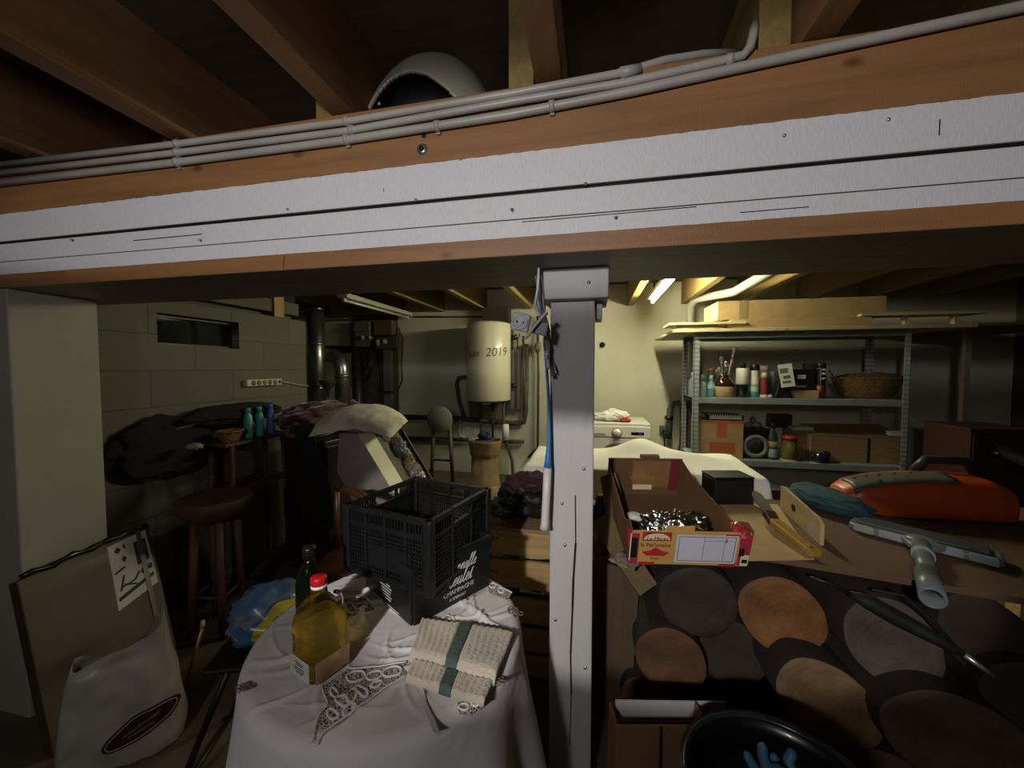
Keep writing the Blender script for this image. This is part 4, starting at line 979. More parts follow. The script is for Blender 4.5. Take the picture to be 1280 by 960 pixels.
for k, (f1x, f2x, sz) in enumerate(((.1, .3, .035), (.22, .5, .04), (.35, .45, .05), (.48, .6, .035), (.62, .5, .045), (.78, .5, .05), (.88, .7, .03))):
    p = A1+e+(A2-A1)*f1x+(g-e)*f2x+nr*sz*.4
    MB().blob(p, (sz*.9, sz*.7, sz*1.25), .6, 3.2, 40+k, 3).build('jumble_piece', [mat('clear_film', '#b9b6a8', rough=.15, coat=.5), mat('tan_piece', '#8d7a55', rough=.6), mat('film_grey', '#77756b', rough=.2)][k % 3], cs, world=True)
# stand that carries the case: wooden crate under it
q = tp_(470, 655)
MB().lohi((q.x-.22, q.y-.12, 0), (q.x+.22, q.y+.3, .42)).build('wooden_box', DARKW, label='dark wooden box on the floor carrying the tilted white case', cat='box', bevel=.004)
pl = at(452, 522, d=2.5)
def pillow(u, v):
    x, y = (u-.5)*2, (v-.5)*2
    k = (1-abs(x)**2.6)*(1-abs(y)**2.6); return x, y, max(k, 0)**.45
PILM = mat('speckled_pillow', '#c4c0ad', '#a8a390', scale=7, rough=.9, bump=.3, bscale=12, lo=.5, hi=.62)
mb = MB()
for sgn in (1, -1):
    def pf(u, v, sgn=sgn):
        x, y, k = pillow(u, v); z = sgn*k*(.085 if sgn > 0 else .02)+.012*noise.noise(Vector((x*3, y*3, sgn)))
        z -= .06*max(0, x-.2)**1.2+.05*max(0, -x-.1)**1.3+.05*max(0, -y)
        return pl+RT*(x*.27*(1-.08*y*y))+Vector((FW.x, FW.y, 0))*(y*.19)+Vector((0, 0, z))
    mb.grid(pf, 40, 30)
mb.build('pillow', PILM, label='white speckled pillow lying on top of the tilted case', cat='pillow')
# bentwood chair behind the crates
CHW = wood_mat('bentwood', '#452415', '#57301c', 'X', 2, .4, False)
bc = at(445, 640, d=2.0); bch = thing('bentwood_chair', 'reddish brown bentwood chair with curved back behind the black crates', 'chair', (bc.x-.02, bc.y+.02, 0), YAW)
MB().lathe([(0, .43), (.17, .43), (.18, .44), (.17, .455), (0, .455)], seg=32).build('seat', CHW, bch)
P = [wmat(bch).inverted() @ at(x, y, d=d) for x, y, d in ((421, 612, 2.05), (433, 612, 1.96), (448, 617, 1.9), (462, 626, 1.87), (476, 640, 1.9))]
MB().tube(P, [.012, .018, .021, .021, .018], 12).build('back_rail', CHW, bch)
MB().tube([P[0], (-.13, .08, .45)], .014, 8).build('back_post', CHW, bch); MB().tube([P[-1], (.13, .0, .45)], .014, 8).build('back_post', CHW, bch)
for a in (45, 135, 225, 315):
    MB().tube([(.13*math.cos(R(a)), .13*math.sin(R(a)), .43), (.17*math.cos(R(a)), .17*math.sin(R(a)), 0)], .014, 8).build('leg', CHW, bch)

# ================================================================== BACK OF THE CELLAR, CENTRE
# ---- washing machine
WY = 4.3; fr_ = at(813, 530, Y=WY); kx = at(771, 541, Y=WY).x; WX1 = fr_.x; WXW = .66; WZ = .85
wm = thing('washing_machine', 'white front loading washing machine against the back wall', 'washing machine', (WX1-WXW/2, WY, 0))
hw = WXW/2; WME = mat('white_enamel', '#d5d3c6', rough=.25, coat=.3)
MB().lohi((-hw, 0, .02), (hw, .6, WZ-.16)).build('body', WME, wm, bevel=.01)
MB().lohi((-hw, .004, WZ-.03), (hw, .6, WZ)).build('top', WME, wm, bevel=.006)
MB().lohi((-hw, -.006, WZ-.158), (hw, .58, WZ-.031)).build('control_panel', mat('panel_white', '#d8d7cd', rough=.3), wm, bevel=.008)
kz = at(771, 541, Y=WY).z; kl = kx-(WX1-hw)
mb = MB().lathe([(0, 0), (.047, 0), (.047, .012), (.04, .026), (0, .028)], (kl, -.006, kz), 32, M=Matrix.Rotation(R(90), 3, 'X')); mb.build('knob', WME, wm)
mb = MB().lathe([(.046, 0), (.054, 0), (.054, .005), (.046, .005)], (kl, -.006, kz), 32, ring=True, M=Matrix.Rotation(R(90), 3, 'X')); mb.build('knob_ring', mat('knob_ring', '#3a3c3c', rough=.4), wm)
a, b_ = at(789, 540, Y=WY), at(805, 544, Y=WY); o_ = WX1-hw
MB().lohi((a.x-o_, -.009, b_.z), (b_.x-o_, -.006, a.z)).build('display', mat('display_black', '#0b0c0e', rough=.15), wm, label='black display')
MB().lohi((b_.x-.06-o_, -.0098, b_.z+.012), (b_.x-.02-o_, -.009, b_.z+.018)).build('display_digits', mat('display_digits', '#9aa0a0', rough=.5), wm)
MB().lohi((-hw+.02, -.009, WZ-.145), (-hw+.21, -.006, WZ-.05)).build('detergent_drawer', mat('panel_white', '#d8d7cd', rough=.3), wm, bevel=.004)
MB().lohi((-hw+.04, -.012, WZ-.135), (-hw+.19, -.009, WZ-.115)).build('drawer_grip', GREYPIPE, wm)
for r0, r1, y0, m_, nme in ((.15, .215, -.03, mat('door_ring', '#3b3d3f', rough=.3), 'door_ring'), (.0, .15, -.02, GLASSD, 'door_glass')):
    mb = MB().lathe([(r0, 0), (r1, 0), (r1-.01, -y0), (r0+.005, -y0), (r0, 0)], (0, -.001, .42), 40, M=Matrix.Rotation(R(90), 3, 'X')); mb.build(nme, m_, wm)
for x in (-hw+.05, hw-.05):
    for y in (.05, .54): MB().tube([(x, y, 0), (x, y, .03)], .02, 10).build('foot', BLACKP, wm)
lp = at(764, 522, Y=4.5); lp.z = WZ
def heap(name, c_, sz, seeds, m_, label, cat, **k):
    mb = MB()
    for i, (dx, dy, dz, sx_, sy_, sz_) in enumerate(seeds):
        mb.blob(c_+Vector((dx, dy, dz)), (sx_, sy_, sz_), .32, 2.6, i+len(name), 3, flat=-dz+.002 if dz < sz_ else None)
    return mb.build(name, m_, label=label, cat=cat, **k)
heap('laundry', lp, 1, [(.0, 0, .05, .16, .11, .055), (-.12, .02, .04, .1, .08, .045), (.09, -.02, .06, .1, .09, .06), (.02, .03, .10, .07, .06, .035)], WHITEC, 'crumpled white laundry on top of the washing machine', 'laundry')
rp = at(780, 526, Y=4.42); rp.z = WZ
heap('red_cloth', rp, 1, [(0, 0, .03, .045, .05, .032), (.04, 0, .02, .035, .04, .02)], mat('red_cloth', '#9c3b38', rough=.9), 'small red cloth beside the white laundry on the washing machine', 'cloth')
p = at(753, 431, Y=5.04)
MB().lathe([(0, 0), (.035, 0), (.035, .02), (.0, .03)], (p.x, 5.05, p.z), 20, M=Matrix.Rotation(R(90), 3, 'X')).build('wall_hook', DARKMET, label='small dark round hook on the wall right of the post', cat='hook')
# drain hose and socket
HOSE = mat('hose_grey', '#55554e', '#4a4a44', rough=.5, scale=12)
P = [at(x, y, Y=4.95) for x, y in ((836, 548), (837, 525), (837, 512), (841, 504), (848, 503), (853, 508), (854, 530), (853, 555), (848, 566), (830, 570))]
MB().tube(P, .034, 12).build('drain_hose', HOSE, label='grey drain hose looping up on the wall beside the shelving', cat='hose')
MB().tube([at(836, 520, Y=4.94), at(836, 524, Y=4.94)], .05, 14).build('hose_clip', BLACKP, label='black clip on the near leg of the drain hose', cat='clip')
P = [at(x, y, Y=4.97) for x, y in ((852, 508), (858, 506), (866, 507), (870, 520), (870, 575), (870, 625))]
MB().tube(P, .05, 12).build('waste_pipe', HOSE, label='thick grey waste pipe right of the drain hose', cat='pipe')
so = at(829, 537, Y=5.02); sk = thing('wall_socket', 'grey wall socket with a plugged cord beside the drain hose', 'socket', (so.x, 5.05, so.z))
MB().box((0, -.025, 0), (.085, .05, .095)).build('cover', mat('socket_grey', '#57584f', rough=.5), sk, bevel=.006)
MB().tube([(0, -.05, -.01), (0, -.09, -.012)], .02, 12).build('plug', BLACKP, sk)
MB().tube([(0, -.09, -.015), (.01, -.09, -.08), (.012, -.06, -.22), (.02, -.04, -.4)], .009, 8).build('cord', BLACKP, sk)
# white plastic drain pipe under the ceiling
PVC = mat('pvc_pipe', '#a8a79a', rough=.35)
P = [at(935, 346, z=2.19), at(905, 352, z=2.17), at(884, 362, z=2.15), at(868, 376, z=2.12)]; P[-1] = at(868, 374, Y=4.9)
P = [Vector((1.28, 3.0, 2.17)), Vector((1.28, 4.0, 2.165)), at(870, 374, Y=4.75), at(864, 382, Y=4.85), at(863, 395, Y=4.9), at(863, 500, Y=4.9)]
MB().tube(P, .04, 16).build('drain_pipe', PVC, label='pale plastic drain pipe under the joists turning down behind shelving', cat='pipe')
# ---- sheet covered table
st_ = thing('long_table', 'long table hidden under the white sheet in front of washing machine', 'table', (.2, 2.55, 0))
MB().lohi((-.40, 2.36, .80), (.92, 2.90, .835)).build('tabletop', DARKW, st_, world=True)
for x in (-.35, .87):
    for y in (2.4, 2.86): MB().lohi((x-.025, y-.025, 0), (x+.025, y+.025, .8)).build('leg', DARKW, st_, world=True)
def sheet(u, v):
    s_ = -.30+u*(1.36+.60); t_ = -.38+v*(.60+.5)   # arc lengths measured on the top from its front left corner
    x0_, y0_, W_, D_, Z_ = -.42, 2.33, 1.36, .60, .842
    x, y, z = x0_+s_, y0_+t_, Z_
    if s_ < 0: x = x0_+s_*.12; z += s_
    if s_ > W_: x = x0_+W_+(s_-W_)*.18; z -= (s_-W_)
    if t_ < 0: y = y0_+t_*.10+.014*math.sin(s_*21)*min(1, -t_*5); z += t_
    if t_ > D_: y = y0_+D_+(t_-D_)*.12; z -= (t_-D_)
    if z > Z_-.05:
        z += .10*math.exp(-((x-.34)/.17)**2-((y-2.84)/.20)**2)+.05*math.exp(-((x-.62)/.16)**2-((y-2.67)/.12)**2)
        z += .008*noise.noise(Vector((x*6, y*6, 3)))
    z = max(z, .30)
    return Vector((x, y, z))
SHEET = mat('white_sheet', '#dedcd0', '#d5d3c6', scale=4, rough=.9, bump=.2, bscale=9)
MB().grid(sheet, 90, 60).build('white_sheet', SHEET, solid=-.003, label='large white sheet draped over the long table', cat='sheet')
# ---- pallet crate left of and behind the post
pc = thing('pallet_crate', 'rough wooden crate of wide planks behind the timber post', 'crate', (-.14, 1.98, 0))
CX0, CX1, CY0, CY1 = -.49, .17, 1.70, 2.14
for z0_, z1_ in ((.585, .70), (.43, .56), (.27, .385), (.14, .24), (.02, .11)):
    MB().lohi((CX0, CY0, z0_), (CX1, CY0+.022, z1_)).build('plank', PLANKX, pc, world=True, bevel=.003)
for z0_, z1_ in ((.585, .70), (.40, .56), (.2, .36), (.02, .16)):
    MB().lohi((CX0, CY1-.022, z0_), (CX1, CY1, z1_)).build('plank', PLANKX, pc, world=True, bevel=.003)
    MB().lohi((CX0, CY0+.024, z0_), (CX0+.02, CY1-.024, z1_)).build('plank', PLANKX, pc, world=True, bevel=.003)
    MB().lohi((CX1-.02, CY0+.024, z0_), (CX1, CY1-.024, z1_)).build('plank', PLANKX, pc, world=True, bevel=.003)
for x in (CX0+.05, CX1-.05):
    for y in (CY0+.05, CY1-.05): MB().lohi((x-.03, y-.025, 0), (x+.03, y+.025, .70)).build('corner_post', PLANKX, pc, world=True)
MB().lohi((CX0-.01, CY0-.015, .702), (CX1+.01, CY1+.01, .718)).build('lid_board', wood_mat('lid_plywood', '#7f684a', '#8f7653', 'Y', 3, .7), pc, world=True, bevel=.003)
nl = MB()
for x in (CX0+.04, CX0+.06):
    for z in (.66, .50, .33): nl.lathe([(0, 0), (.005, 0), (.004, .002), (0, .002)], (x+.01*math.sin(z*9), CY0-.0005, z), 8, M=Matrix.Rotation(R(90), 3, 'X'))
nl.build('nails', DARKMET, pc, world=True)
rg = at(655, 710, Y=1.72)
MB().blob((-.27, 1.755, .572), (.10, .03, .012), .3, 3, 9, 3).build('pale_rag', mat('rag', '#a9a183', rough=.95), label='pale rag caught in the gap between crate planks', cat='rag')
bb = at(655, 655, Y=1.85); bb = Vector((bb.x, 1.86, .72))
bkb = thing('black_bag', 'soft black bag with dark red top lying on the wooden crate', 'bag', (bb.x, 1.86, .72))
BBG = mat('black_nylon', '#131214', '#1c1a1c', scale=8, rough=.55, bump=.4, bscale=18)
MB().blob((.02, 0, .09), (.145, .12, .095), .2, 2.2, 15, 4, flat=-.088).blob((-.1, -.04, .04), (.09, .08, .042), .3, 2.6, 19, 3, flat=-.038).build('body', BBG, bkb)
MB().blob((.03, -.01, .165), (.12, .095, .05), .3, 2.6, 24, 4).build('folded_top', mat('dark_red_cloth', '#3a1a1c', '#24100f', scale=9, rough=.85, bump=.4, bscale=25), bkb, label='dark red folded cloth top')
MB().tube([(-.09, -.06, .13), (-.06, -.11, .10), (-.02, -.125, .08), (.03, -.12, .09)], .006, 8).build('strap', BBG, bkb)
# ---- hanging things on the left of the post
SOK = mat('socket_white', '#e6e4ea', rough=.35)
sp0 = at(651, 403, d=1.12); hs = thing('hanging_socket', 'white double socket dangling from the beam beside the post', 'socket', sp0, (R(4), R(12), YAW+R(-8)))
MB().box((0, 0, 0), (.052, .03, .052), 0).build('cover', SOK, hs, bevel=.005)
mb = MB().lathe([(.0, 0), (.017, 0), (.0215, -.003), (.0215, .0035), (.020, .0045), (.018, .0), (0, -.001)], (0, -.0155, 0), 28, M=Matrix.Rotation(R(90), 3, 'X')); mb.build('socket_ring', SOK, hs)
for x in (-.009, .009): MB().tube([(x, -.0155, 0), (x, -.0175, 0)], .0028, 8).build('pin_hole', BLACKP, hs)
MB().box((.045, .01, .0), (.006, .055, .10), M=Matrix.Rotation(R(28), 3, 'Y')).build('back_plate', mat('clear_plate', '#b6b4b8', rough=.3), hs)
MB().box((.060, .018, -.005), (.04, .03, .04)).build('junction', mat('socket_grey_body', '#8c8d92', rough=.4), hs, bevel=.004)
wp = [hs.matrix_basis @ Vector((.05, .01, .03)), at(668, 385, d=1.15), at(672, 362, d=1.16), at(674, 345, d=1.19)]; wp[-1].z = 1.779
MB().tube(wp, .004, 8).build('cable', SOK, hs, world=True)
du = thing('fly_swatter', 'blue stick with white handle and wrapped head hanging on the post', 'tool', at(683, 590, d=1.24))
BL = mat('blue_stick', '#2f6fb0', rough=.4)
MB().tube([at(679, 345, d=1.235), at(682, 440, d=1.24), at(686, 500, d=1.24), at(686.5, 548, d=1.24), at(685, 575, d=1.24), at(684.5, 585, d=1.24)], [.004, .0045, .005, .0055, .01, .0132], 12).build('stick', BL, du, world=True)
MB().tube([at(684.5, 584, d=1.24), at(683, 620, d=1.24), at(681, 655, d=1.24), at(680.5, 661, d=1.24)], [.0135, .0135, .0135, .0165], 8).build('handle', mat('handle_white', '#c6c2c0', rough=.4), du, world=True, label='white handle')
fw = MB(); pts = [(672, 345), (674, 372), (678, 400), (682, 430), (686, 455), (691, 471)]
def film(u, v):
    k = v*(len(pts)-1); i = min(int(k), len(pts)-2); f = k-i
    px, py = pts[i][0]*(1-f)+pts[i+1][0]*f, pts[i][1]*(1-f)+pts[i+1][1]*f
    w_ = (1-.45*v)*11; return at(px+(u-.3)*w_+1.2*math.sin(v*17+u*5), py-u*4, d=1.225+.025*math.sin(u*6.3+v*3))
MB().grid(film, 16, 40).build('wrapped_head', mat('wrapping_film', '#8f8b90', '#7c7a82', scale=20, rough=.25, coat=.4), du, world=True, solid=.0015, label='grey crinkled plastic wrapping')
pcol = [at(684+1.8*math.sin(i*1.9), 408+i*6.5, d=1.215) for i in range(10)]
MB().tube(pcol, [.005, .007, .006, .008, .006, .008, .007, .007, .005, .003], 8).build('printed_film', mat('printed_film', '#5f7fae', '#c7c9d2', scale=60, rough=.3, lo=.45, hi=.55), du, world=True, label='blue printed wrapping')
# ================================================================== SHELVING ON THE RIGHT
SY = 3.8; SX0, SX1 = .895, 2.56; SD = .48; L1, L2_, L3 = 1.178, .615, 1.80
shf = thing('metal_shelving', 'grey metal shelving unit with perforated uprights against the back wall', 'shelves', ((SX0+SX1)/2, SY+.24, 0))
SHM = mat('shelf_steel', '#7f8a8a', '#8a9594', scale=15, rough=.45, metal=.1)
UPM = SHM.copy(); UPM.name = 'perforated_steel'
n = UPM.node_tree.nodes; l = UPM.node_tree.links; b = n['Principled BSDF']
tc = n.new('ShaderNodeTexCoord'); sx = n.new('ShaderNodeSeparateXYZ'); l.new(tc.outputs['Object'], sx.inputs[0])
fq = math_(n, l, 'FRACT', math_(n, l, 'MULTIPLY', sx.outputs['Z'], 25), None); fl0 = math_(n, l, 'LESS_THAN', fq, .42)
mxu = n.new('ShaderNodeMixRGB'); mxu.inputs['Color1'].default_value = lin('#838d8d'); mxu.inputs['Color2'].default_value = lin('#a3aaa8'); l.new(fl0, mxu.inputs['Fac']); l.new(mxu.outputs[0], b.inputs['Base Color'])
for x, sx_ in ((SX0, 1), (SX1, -1)):
    for y, sy_ in ((SY, 1), (SY+SD, -1)):
        mb = MB(); mb.lohi((x, y, 0), (x+sx_*.045, y+sy_*.004, L3-.03)).lohi((x, y, 0), (x+sx_*.004, y+sy_*.045, L3-.03))
        mb.build('upright', UPM, shf, world=True)
for z in (.10, L2_, L1, L3-.03):
    mb = MB(); mb.lohi((SX0+.004, SY+.006, z-.006), (SX1-.004, SY+SD-.006, z))
    mb.lohi((SX0+.004, SY+.004, z-.052), (SX1-.004, SY+.008, z)).lohi((SX0+.004, SY+SD-.008, z-.052), (SX1-.004, SY+SD-.004, z))
    mb.build('shelf', SHM, shf, world=True, bevel=.0015)
BRD = wood_mat('pale_board', '#b3a987', '#c0b793', 'X', 2, .7)
MB().lohi((.70, SY-.06, L3-.028), (2.95, 4.83, L3)).build('shelf_board', BRD, label='long pale board lying across the top of the metal shelving', cat='board', bevel=.003)  # carried back unseen, almost to the wall, to shade it
MB().lohi((2.97, SY+.02, L3-.01), (4.0, 5.04, L3+.012)).lohi((3.0, SY+.1, 0), (3.04, SY+.14, L3-.01)).lohi((3.9, SY+.1, 0), (3.94, SY+.14, L3-.01)).build('board_rack', wood_mat('dim_board', '#6a624e', '#756c56', 'X', 2, .8), label='dim board on posts continuing right of the shelving top', cat='board')  # depth out of view also added to keep light off the wall
def on_shelf(px, z, y=3.92): 
    p = at(px, 480, Y=y); return Vector((p.x, y, z))
def sc(px): return dep(at(px, 490, Y=3.92))/480
MB().lohi((on_shelf(832, 0).x, SY-.02, L3+.045), (on_shelf(924, 0).x, SY+.3, L3+.065)).lohi((on_shelf(838, 0).x, SY+.05, L3), (on_shelf(842, 0).x, SY+.08, L3+.045)).lohi((on_shelf(905, 0).x, SY+.05, L3), (on_shelf(909, 0).x, SY+.08, L3+.045)).build('thin_board', BRD, label='thin pale board on spacers at the left end of shelving top', cat='board')
a, b_ = on_shelf(892, L3), on_shelf(1097, L3)
MB().lohi((a.x+.1, SY+.02, L3+.002), (b_.x-.12, SY+.5, L3+.085)).build('flat_carton', CARDL, label='lower flat cardboard carton on the top of the shelving', cat='cardboard box', bevel=.004)
fc = thing('flat_carton', 'long upper cardboard carton lying on the flat carton above the shelving', 'cardboard box', ((a.x+b_.x)/2, SY+.25, L3+.087))
hx = (b_.x-a.x)/2
MB().lohi((-hx, -.2, 0), (hx, .24, .17)).build('box', CARDL, fc, bevel=.004)
MB().lohi((-hx+.18, -.203, .0), (-hx+.25, -.2, .17)).build('tape', mat('tape', '#8d7a52', rough=.3), fc)
MB().lohi((on_shelf(1062, 0).x, SY+.0, L3+.088), (on_shelf(1215, 0).x, SY+.2, L3+.105)).lohi((on_shelf(1120, 0).x, SY+.05, L3), (on_shelf(1125, 0).x, SY+.1, L3+.088)).lohi((on_shelf(1180, 0).x, SY+.05, L3), (on_shelf(1185, 0).x, SY+.1, L3+.088)).build('thin_board', BRD, label='thin board on spacers at the right end of shelving top', cat='board')
def bottle(px, w, h, z, body, cap, label, name='bottle', capf=.2, neck=.45, lab=None, labz=(.2, .7), y=3.92, cat='bottle', band=None):
    k = sc(px); r_ = w*k/2; H_ = h*k; o = thing(name, label, cat, on_shelf(px, z+.001, y)); hb_ = H_*(1-capf)
    MB().lathe([(0, 0), (r_*.95, 0), (r_, .008), (r_, hb_*.72), (r_*.85, hb_*.84), (r_*neck, hb_*.95), (r_*neck, hb_), (0, hb_)], seg=24).build('body', body, o)
    MB().lathe([(0, hb_+.0005), (r_*(neck+.08), hb_+.0005), (r_*(neck+.06), H_-.006), (r_*neck*.9, H_), (0, H_)], seg=20).build('cap', cap, o)
    if lab: MB().lathe([(r_*1.0, hb_*labz[0]), (r_*1.015, hb_*labz[0]+.001), (r_*1.015, hb_*labz[1]), (r_*1.0, hb_*labz[1]+.001)], seg=24).build('label_band', lab, o)
    if band: MB().lathe([(r_*1.0, hb_*band[1]), (r_*1.025, hb_*band[1]+.001), (r_*1.025, hb_*band[2]), (r_*1.0, hb_*band[2]+.001)], seg=24).build('colour_band', band[0], o)
    return o
pl_ = lambda c_, r_=.35: mat('shelf_'+c_, c_, rough=r_)
WL = pl_('#c9c8ba', .6)
bottle(866, 10, 30, L1, pl_('#8f9aa0'), pl_('#b9bcb4'), 'pale bottle half behind the left upright of shelving', y=4.02)
bottle(878, 10, 28, L1, pl_('#9db0a4'), pl_('#c9c9bb'), 'pale green spray bottle at the left end of upper shelf', capf=.25, neck=.35)
bottle(889, 9, 27, L1, pl_('#5d8e9b'), pl_('#c9c9bb'), 'light blue bottle next to the brush pot', capf=.25, neck=.4, lab=pl_('#9dbcc0'), labz=(.5, .75))
bottle(888, 11, 36, L1, pl_('#4a6e64'), pl_('#b56f33'), 'green bottle with orange cap behind the light blue bottle', y=4.1, capf=.12, neck=.8)
k = sc(905); bp0 = on_shelf(904.5, L1+.001, 3.93); jug = thing('brush_pot', 'two tone stoneware pot full of paint brushes on the upper shelf', 'pot', bp0)
r_ = 12.5*k
MB().lathe([(0, 0), (r_*.74, 0), (r_*.78, .006), (r_, 13*k), (r_*.99, 13.2*k)], seg=32).build('lower_body', mat('stoneware_tan', '#a78d5c', '#b1976a', scale=20, rough=.7), jug, label='bare tan lower half')
MB().lathe([(r_, 13.3*k), (r_*1.01, 16*k), (r_*.9, 20*k), (r_*.6, 24*k), (r_*.55, 26*k), (r_*.62, 27.5*k), (r_*.5, 27.5*k), (r_*.5, 22*k), (0, 21*k)], seg=32).build('glazed_neck', mat('brown_glaze', '#2d1c10', rough=.12, coat=.5), jug, label='glossy brown upper half')
random.seed(3)
for i, (dx, h_, c_) in enumerate(((10, 62, '#b08d55'), (9, 46, '#9a7d4d'), (-2, 50, '#6f6a5c'), (1, 44, '#3f3d38'), (-6, 36, '#b9b39a'), (5, 40, '#2f2a26'), (-9, 33, '#8c8466'), (3, 34, '#57503f'))):
    br = thing('paint_brush', ['tallest paint brush leaning right in the stoneware pot', 'second paint brush leaning right in the stoneware pot', 'slim grey paint brush near the middle of the pot', 'dark paint brush in the middle of the pot', 'pale paint brush leaning left in the pot', 'short dark paint brush right of the pot centre', 'leftmost small brush in the stoneware pot', 'short brown brush in the pot'][i], 'brush', bp0+Vector((dx*k*.35, .01*((i % 3)-1), 22.5*k)), 0, 'brushes in the stoneware pot')
    tip = Vector((dx*k*.75, .02*((i % 3)-1), (h_-22)*k)); u_ = tip.normalized()
    MB().tube([(0, 0, 0), tip*.62], .007, 8).build('handle', mat('brush_'+c_, c_, rough=.5), br)
    MB().tube([tip*.62, tip*.78], .010, 10).build('ferrule', STEEL, br)
    MB().tube([tip*.78, tip*.92, tip], [.012, .016, .009], 8).build('bristles', mat('bristle', '#a0907a', rough=.9), br)
bottle(928, 14, 43, L1, mat('dark_bottle', '#121a1e', rough=.15, coat=.4), BLACKP, 'dark bottle with large white label on the upper shelf', capf=.10, neck=.45, lab=WL, labz=(.42, .93))
bottle(943, 10.5, 41, L1, pl_('#c3c4b7'), BLACKP, 'white spray can with teal base and black cap', name='spray_can', capf=.18, neck=.95, band=(pl_('#2f7d70'), .02, .22), lab=pl_('#8d9a92'), labz=(.40, .5), cat='can')
bottle(954.5, 10.5, 31, L1, pl_('#7b2f2a'), pl_('#cfcabb'), 'dark red bottle with white shoulder and foot', capf=.2, neck=.75, band=(pl_('#cfcabb'), .0, .14))
bottle(955, 11, 40, L1, pl_('#a98d84'), pl_('#b79c92'), 'pinkish flared bottle behind the dark red bottle', y=4.06, capf=.2, neck=.9)
bottle(966, 9, 32, L1, pl_('#5f6a66'), pl_('#6f7a75'), 'grey green jar behind the leaning card', y=4.05, neck=.7)
tb_ = on_shelf(977, L1+.001, 3.9); k = sc(977)
bk_ = thing('black_pouch', 'black wedge shaped pouch under the leaning card on upper shelf', 'pouch', tb_)
MB().prism([(-11*k, 0), (11.5*k, 0), (4*k, 20*k), (-5*k, 20*k)], .1, Matrix(((1, 0, 0, 0), (0, 0, -1, .05), (0, 1, 0, 0), (0, 0, 0, 1)))).build('body', BLACKP, bk_, bevel=.01)
MB().blob((-14*k, -.03, .016), (.018, .018, .015), .1, 2, 1, 2).build('white_toggle', WL, bk_)
lc = thing('leaning_card', 'grey and white printed card leaning over the black pouch', 'card', tb_+Vector((0, -.06, 20*k)))
Mx = frame((1.5*k, 0, 8*k), (.90, 0, .12), (.38, .12, 1))
MB().box((0, 0, 0), (15*k, 28*k, .006), M=Mx.to_3x3()).build('sheet', WL, lc); lc.children[0].data.transform(Matrix.Translation((1.5*k, 0, 8*k)))
mb = MB()
for (x, y, w_, h_) in ((-2, 6, 9, 6), (0, -2, 8, 4), (-1, -8, 9, 3)):
    mb.prism([((x-w_/2)*k, (y-h_/2)*k), ((x+w_/2)*k, (y-h_/2)*k), ((x+w_/2)*k, (y+h_/2)*k), ((x-w_/2)*k, (y+h_/2)*k)], .001, Mx @ Matrix.Translation((0, 0, .0032)))
mb.build('printing', pl_('#5f655c', .6), lc)
k = sc(1000); sb = on_shelf(1003, L1+.001, 3.92)
MB().lohi((sb.x-15*k, 3.87, L1+.001), (sb.x+15*k, 4.07, L1+10*k)).build('small_carton', CARDL, label='small cardboard box under the black box on upper shelf', cat='cardboard box', bevel=.003)
bx_ = thing('black_box', 'black box with small white label on the small carton', 'box', (sb.x-3*k, 3.96, L1+10*k+.001))
MB().lohi((-15*k, -.06, 0), (15*k, .10, 26*k)).build('body', BLACKP, bx_, bevel=.004); MB().lohi((-4*k, -.062, 14*k), (5*k, -.06, 19*k)).build('white_label', WL, bx_); MB().lohi((-7*k, -.062, 3*k), (6*k, -.06, 6*k)).build('pink_label', pl_('#a3897a', .6), bx_)
k = sc(1020); nb = on_shelf(1018, L1+.001, 4.02)
MB().lohi((nb.x-6*k, 3.99, L1+.001), (nb.x+5*k, 4.15, L1+44*k)).build('tall_box', pl_('#1c2132', .5), label='tall navy blue box behind the dark red can', cat='box', bevel=.003)
cn = bottle(1025.5, 11, 44, L1, mat('dark_can', '#17151a', rough=.25, coat=.3), BLACKP, 'black can with dark red base at the right of upper shelf bottles', name='spray_can', capf=.12, neck=.9, band=(pl_('#58201f'), .03, .42), cat='can')
mb = MB(); k = sc(1025)
for z in (24, 30, 35): mb.lohi((-1.4*k, -5.8*k, z*k), (2*k, -5.4*k, (z+2)*k))
mb.build('white_marks', WL, cn)
k = sc(1085); bs0 = on_shelf(1084, L1+.001, 4.03)
bsk = weave('wicker_basket', 'big round wicker basket on the right half of the upper shelf', bs0, 25*k, 40*k, 26*k, 1, .42, 0)
MB().tube([(-38*k, -.02, 22*k), (-41*k, -.02, 30*k), (-46*k, -.04, 36*k)], .006, 8).build('handle_stub', WICK, bsk)
MB().blob(bs0+Vector((.02, 0, 25*k)), (36*k, .095, 8*k), .35, 3, 6, 3).build('dark_cloth', mat('brown_cloth', '#3f3222', '#54452e', scale=7, rough=.9), label='brown cloth heaped in the big wicker basket', cat='cloth')
# ---- lower shelf
k = sc(900); cx_ = on_shelf(899.5, L2_+.001, 3.95)
cb2 = thing('printed_carton', 'cardboard box with orange print at the left of lower shelf', 'cardboard box', (cx_.x, 3.97, L2_+.001))
HB = at(900, 526, Y=3.87).z-L2_
MB().lohi((-25*k, -.1, 0), (25*k, .22, HB)).build('box', CARDL, cb2, bevel=.003)
ORG = mat('orange_print', '#b5633a', rough=.8)
MB().lohi((-25.2*k, -.1012, HB-.022), (25.2*k, -.1, HB+.001)).build('orange_tape', ORG, cb2); MB().lohi((-5*k, -.1012, HB-.16), (6*k, -.1, HB-.022)).build('orange_print', ORG, cb2); MB().lohi((-13*k, -.1012, HB-.30), (16*k, -.1, HB-.20)).build('orange_print', ORG, cb2)
kb = thing('toy_keyboard', 'small keyboard with white keys lying on the printed carton', 'keyboard', (cx_.x+.03, 3.97, L2_+HB+.002))
MB().lohi((-22*k, -.08, 0), (22*k, .14, .05)).build('casing', BLACKP, kb, bevel=.006)
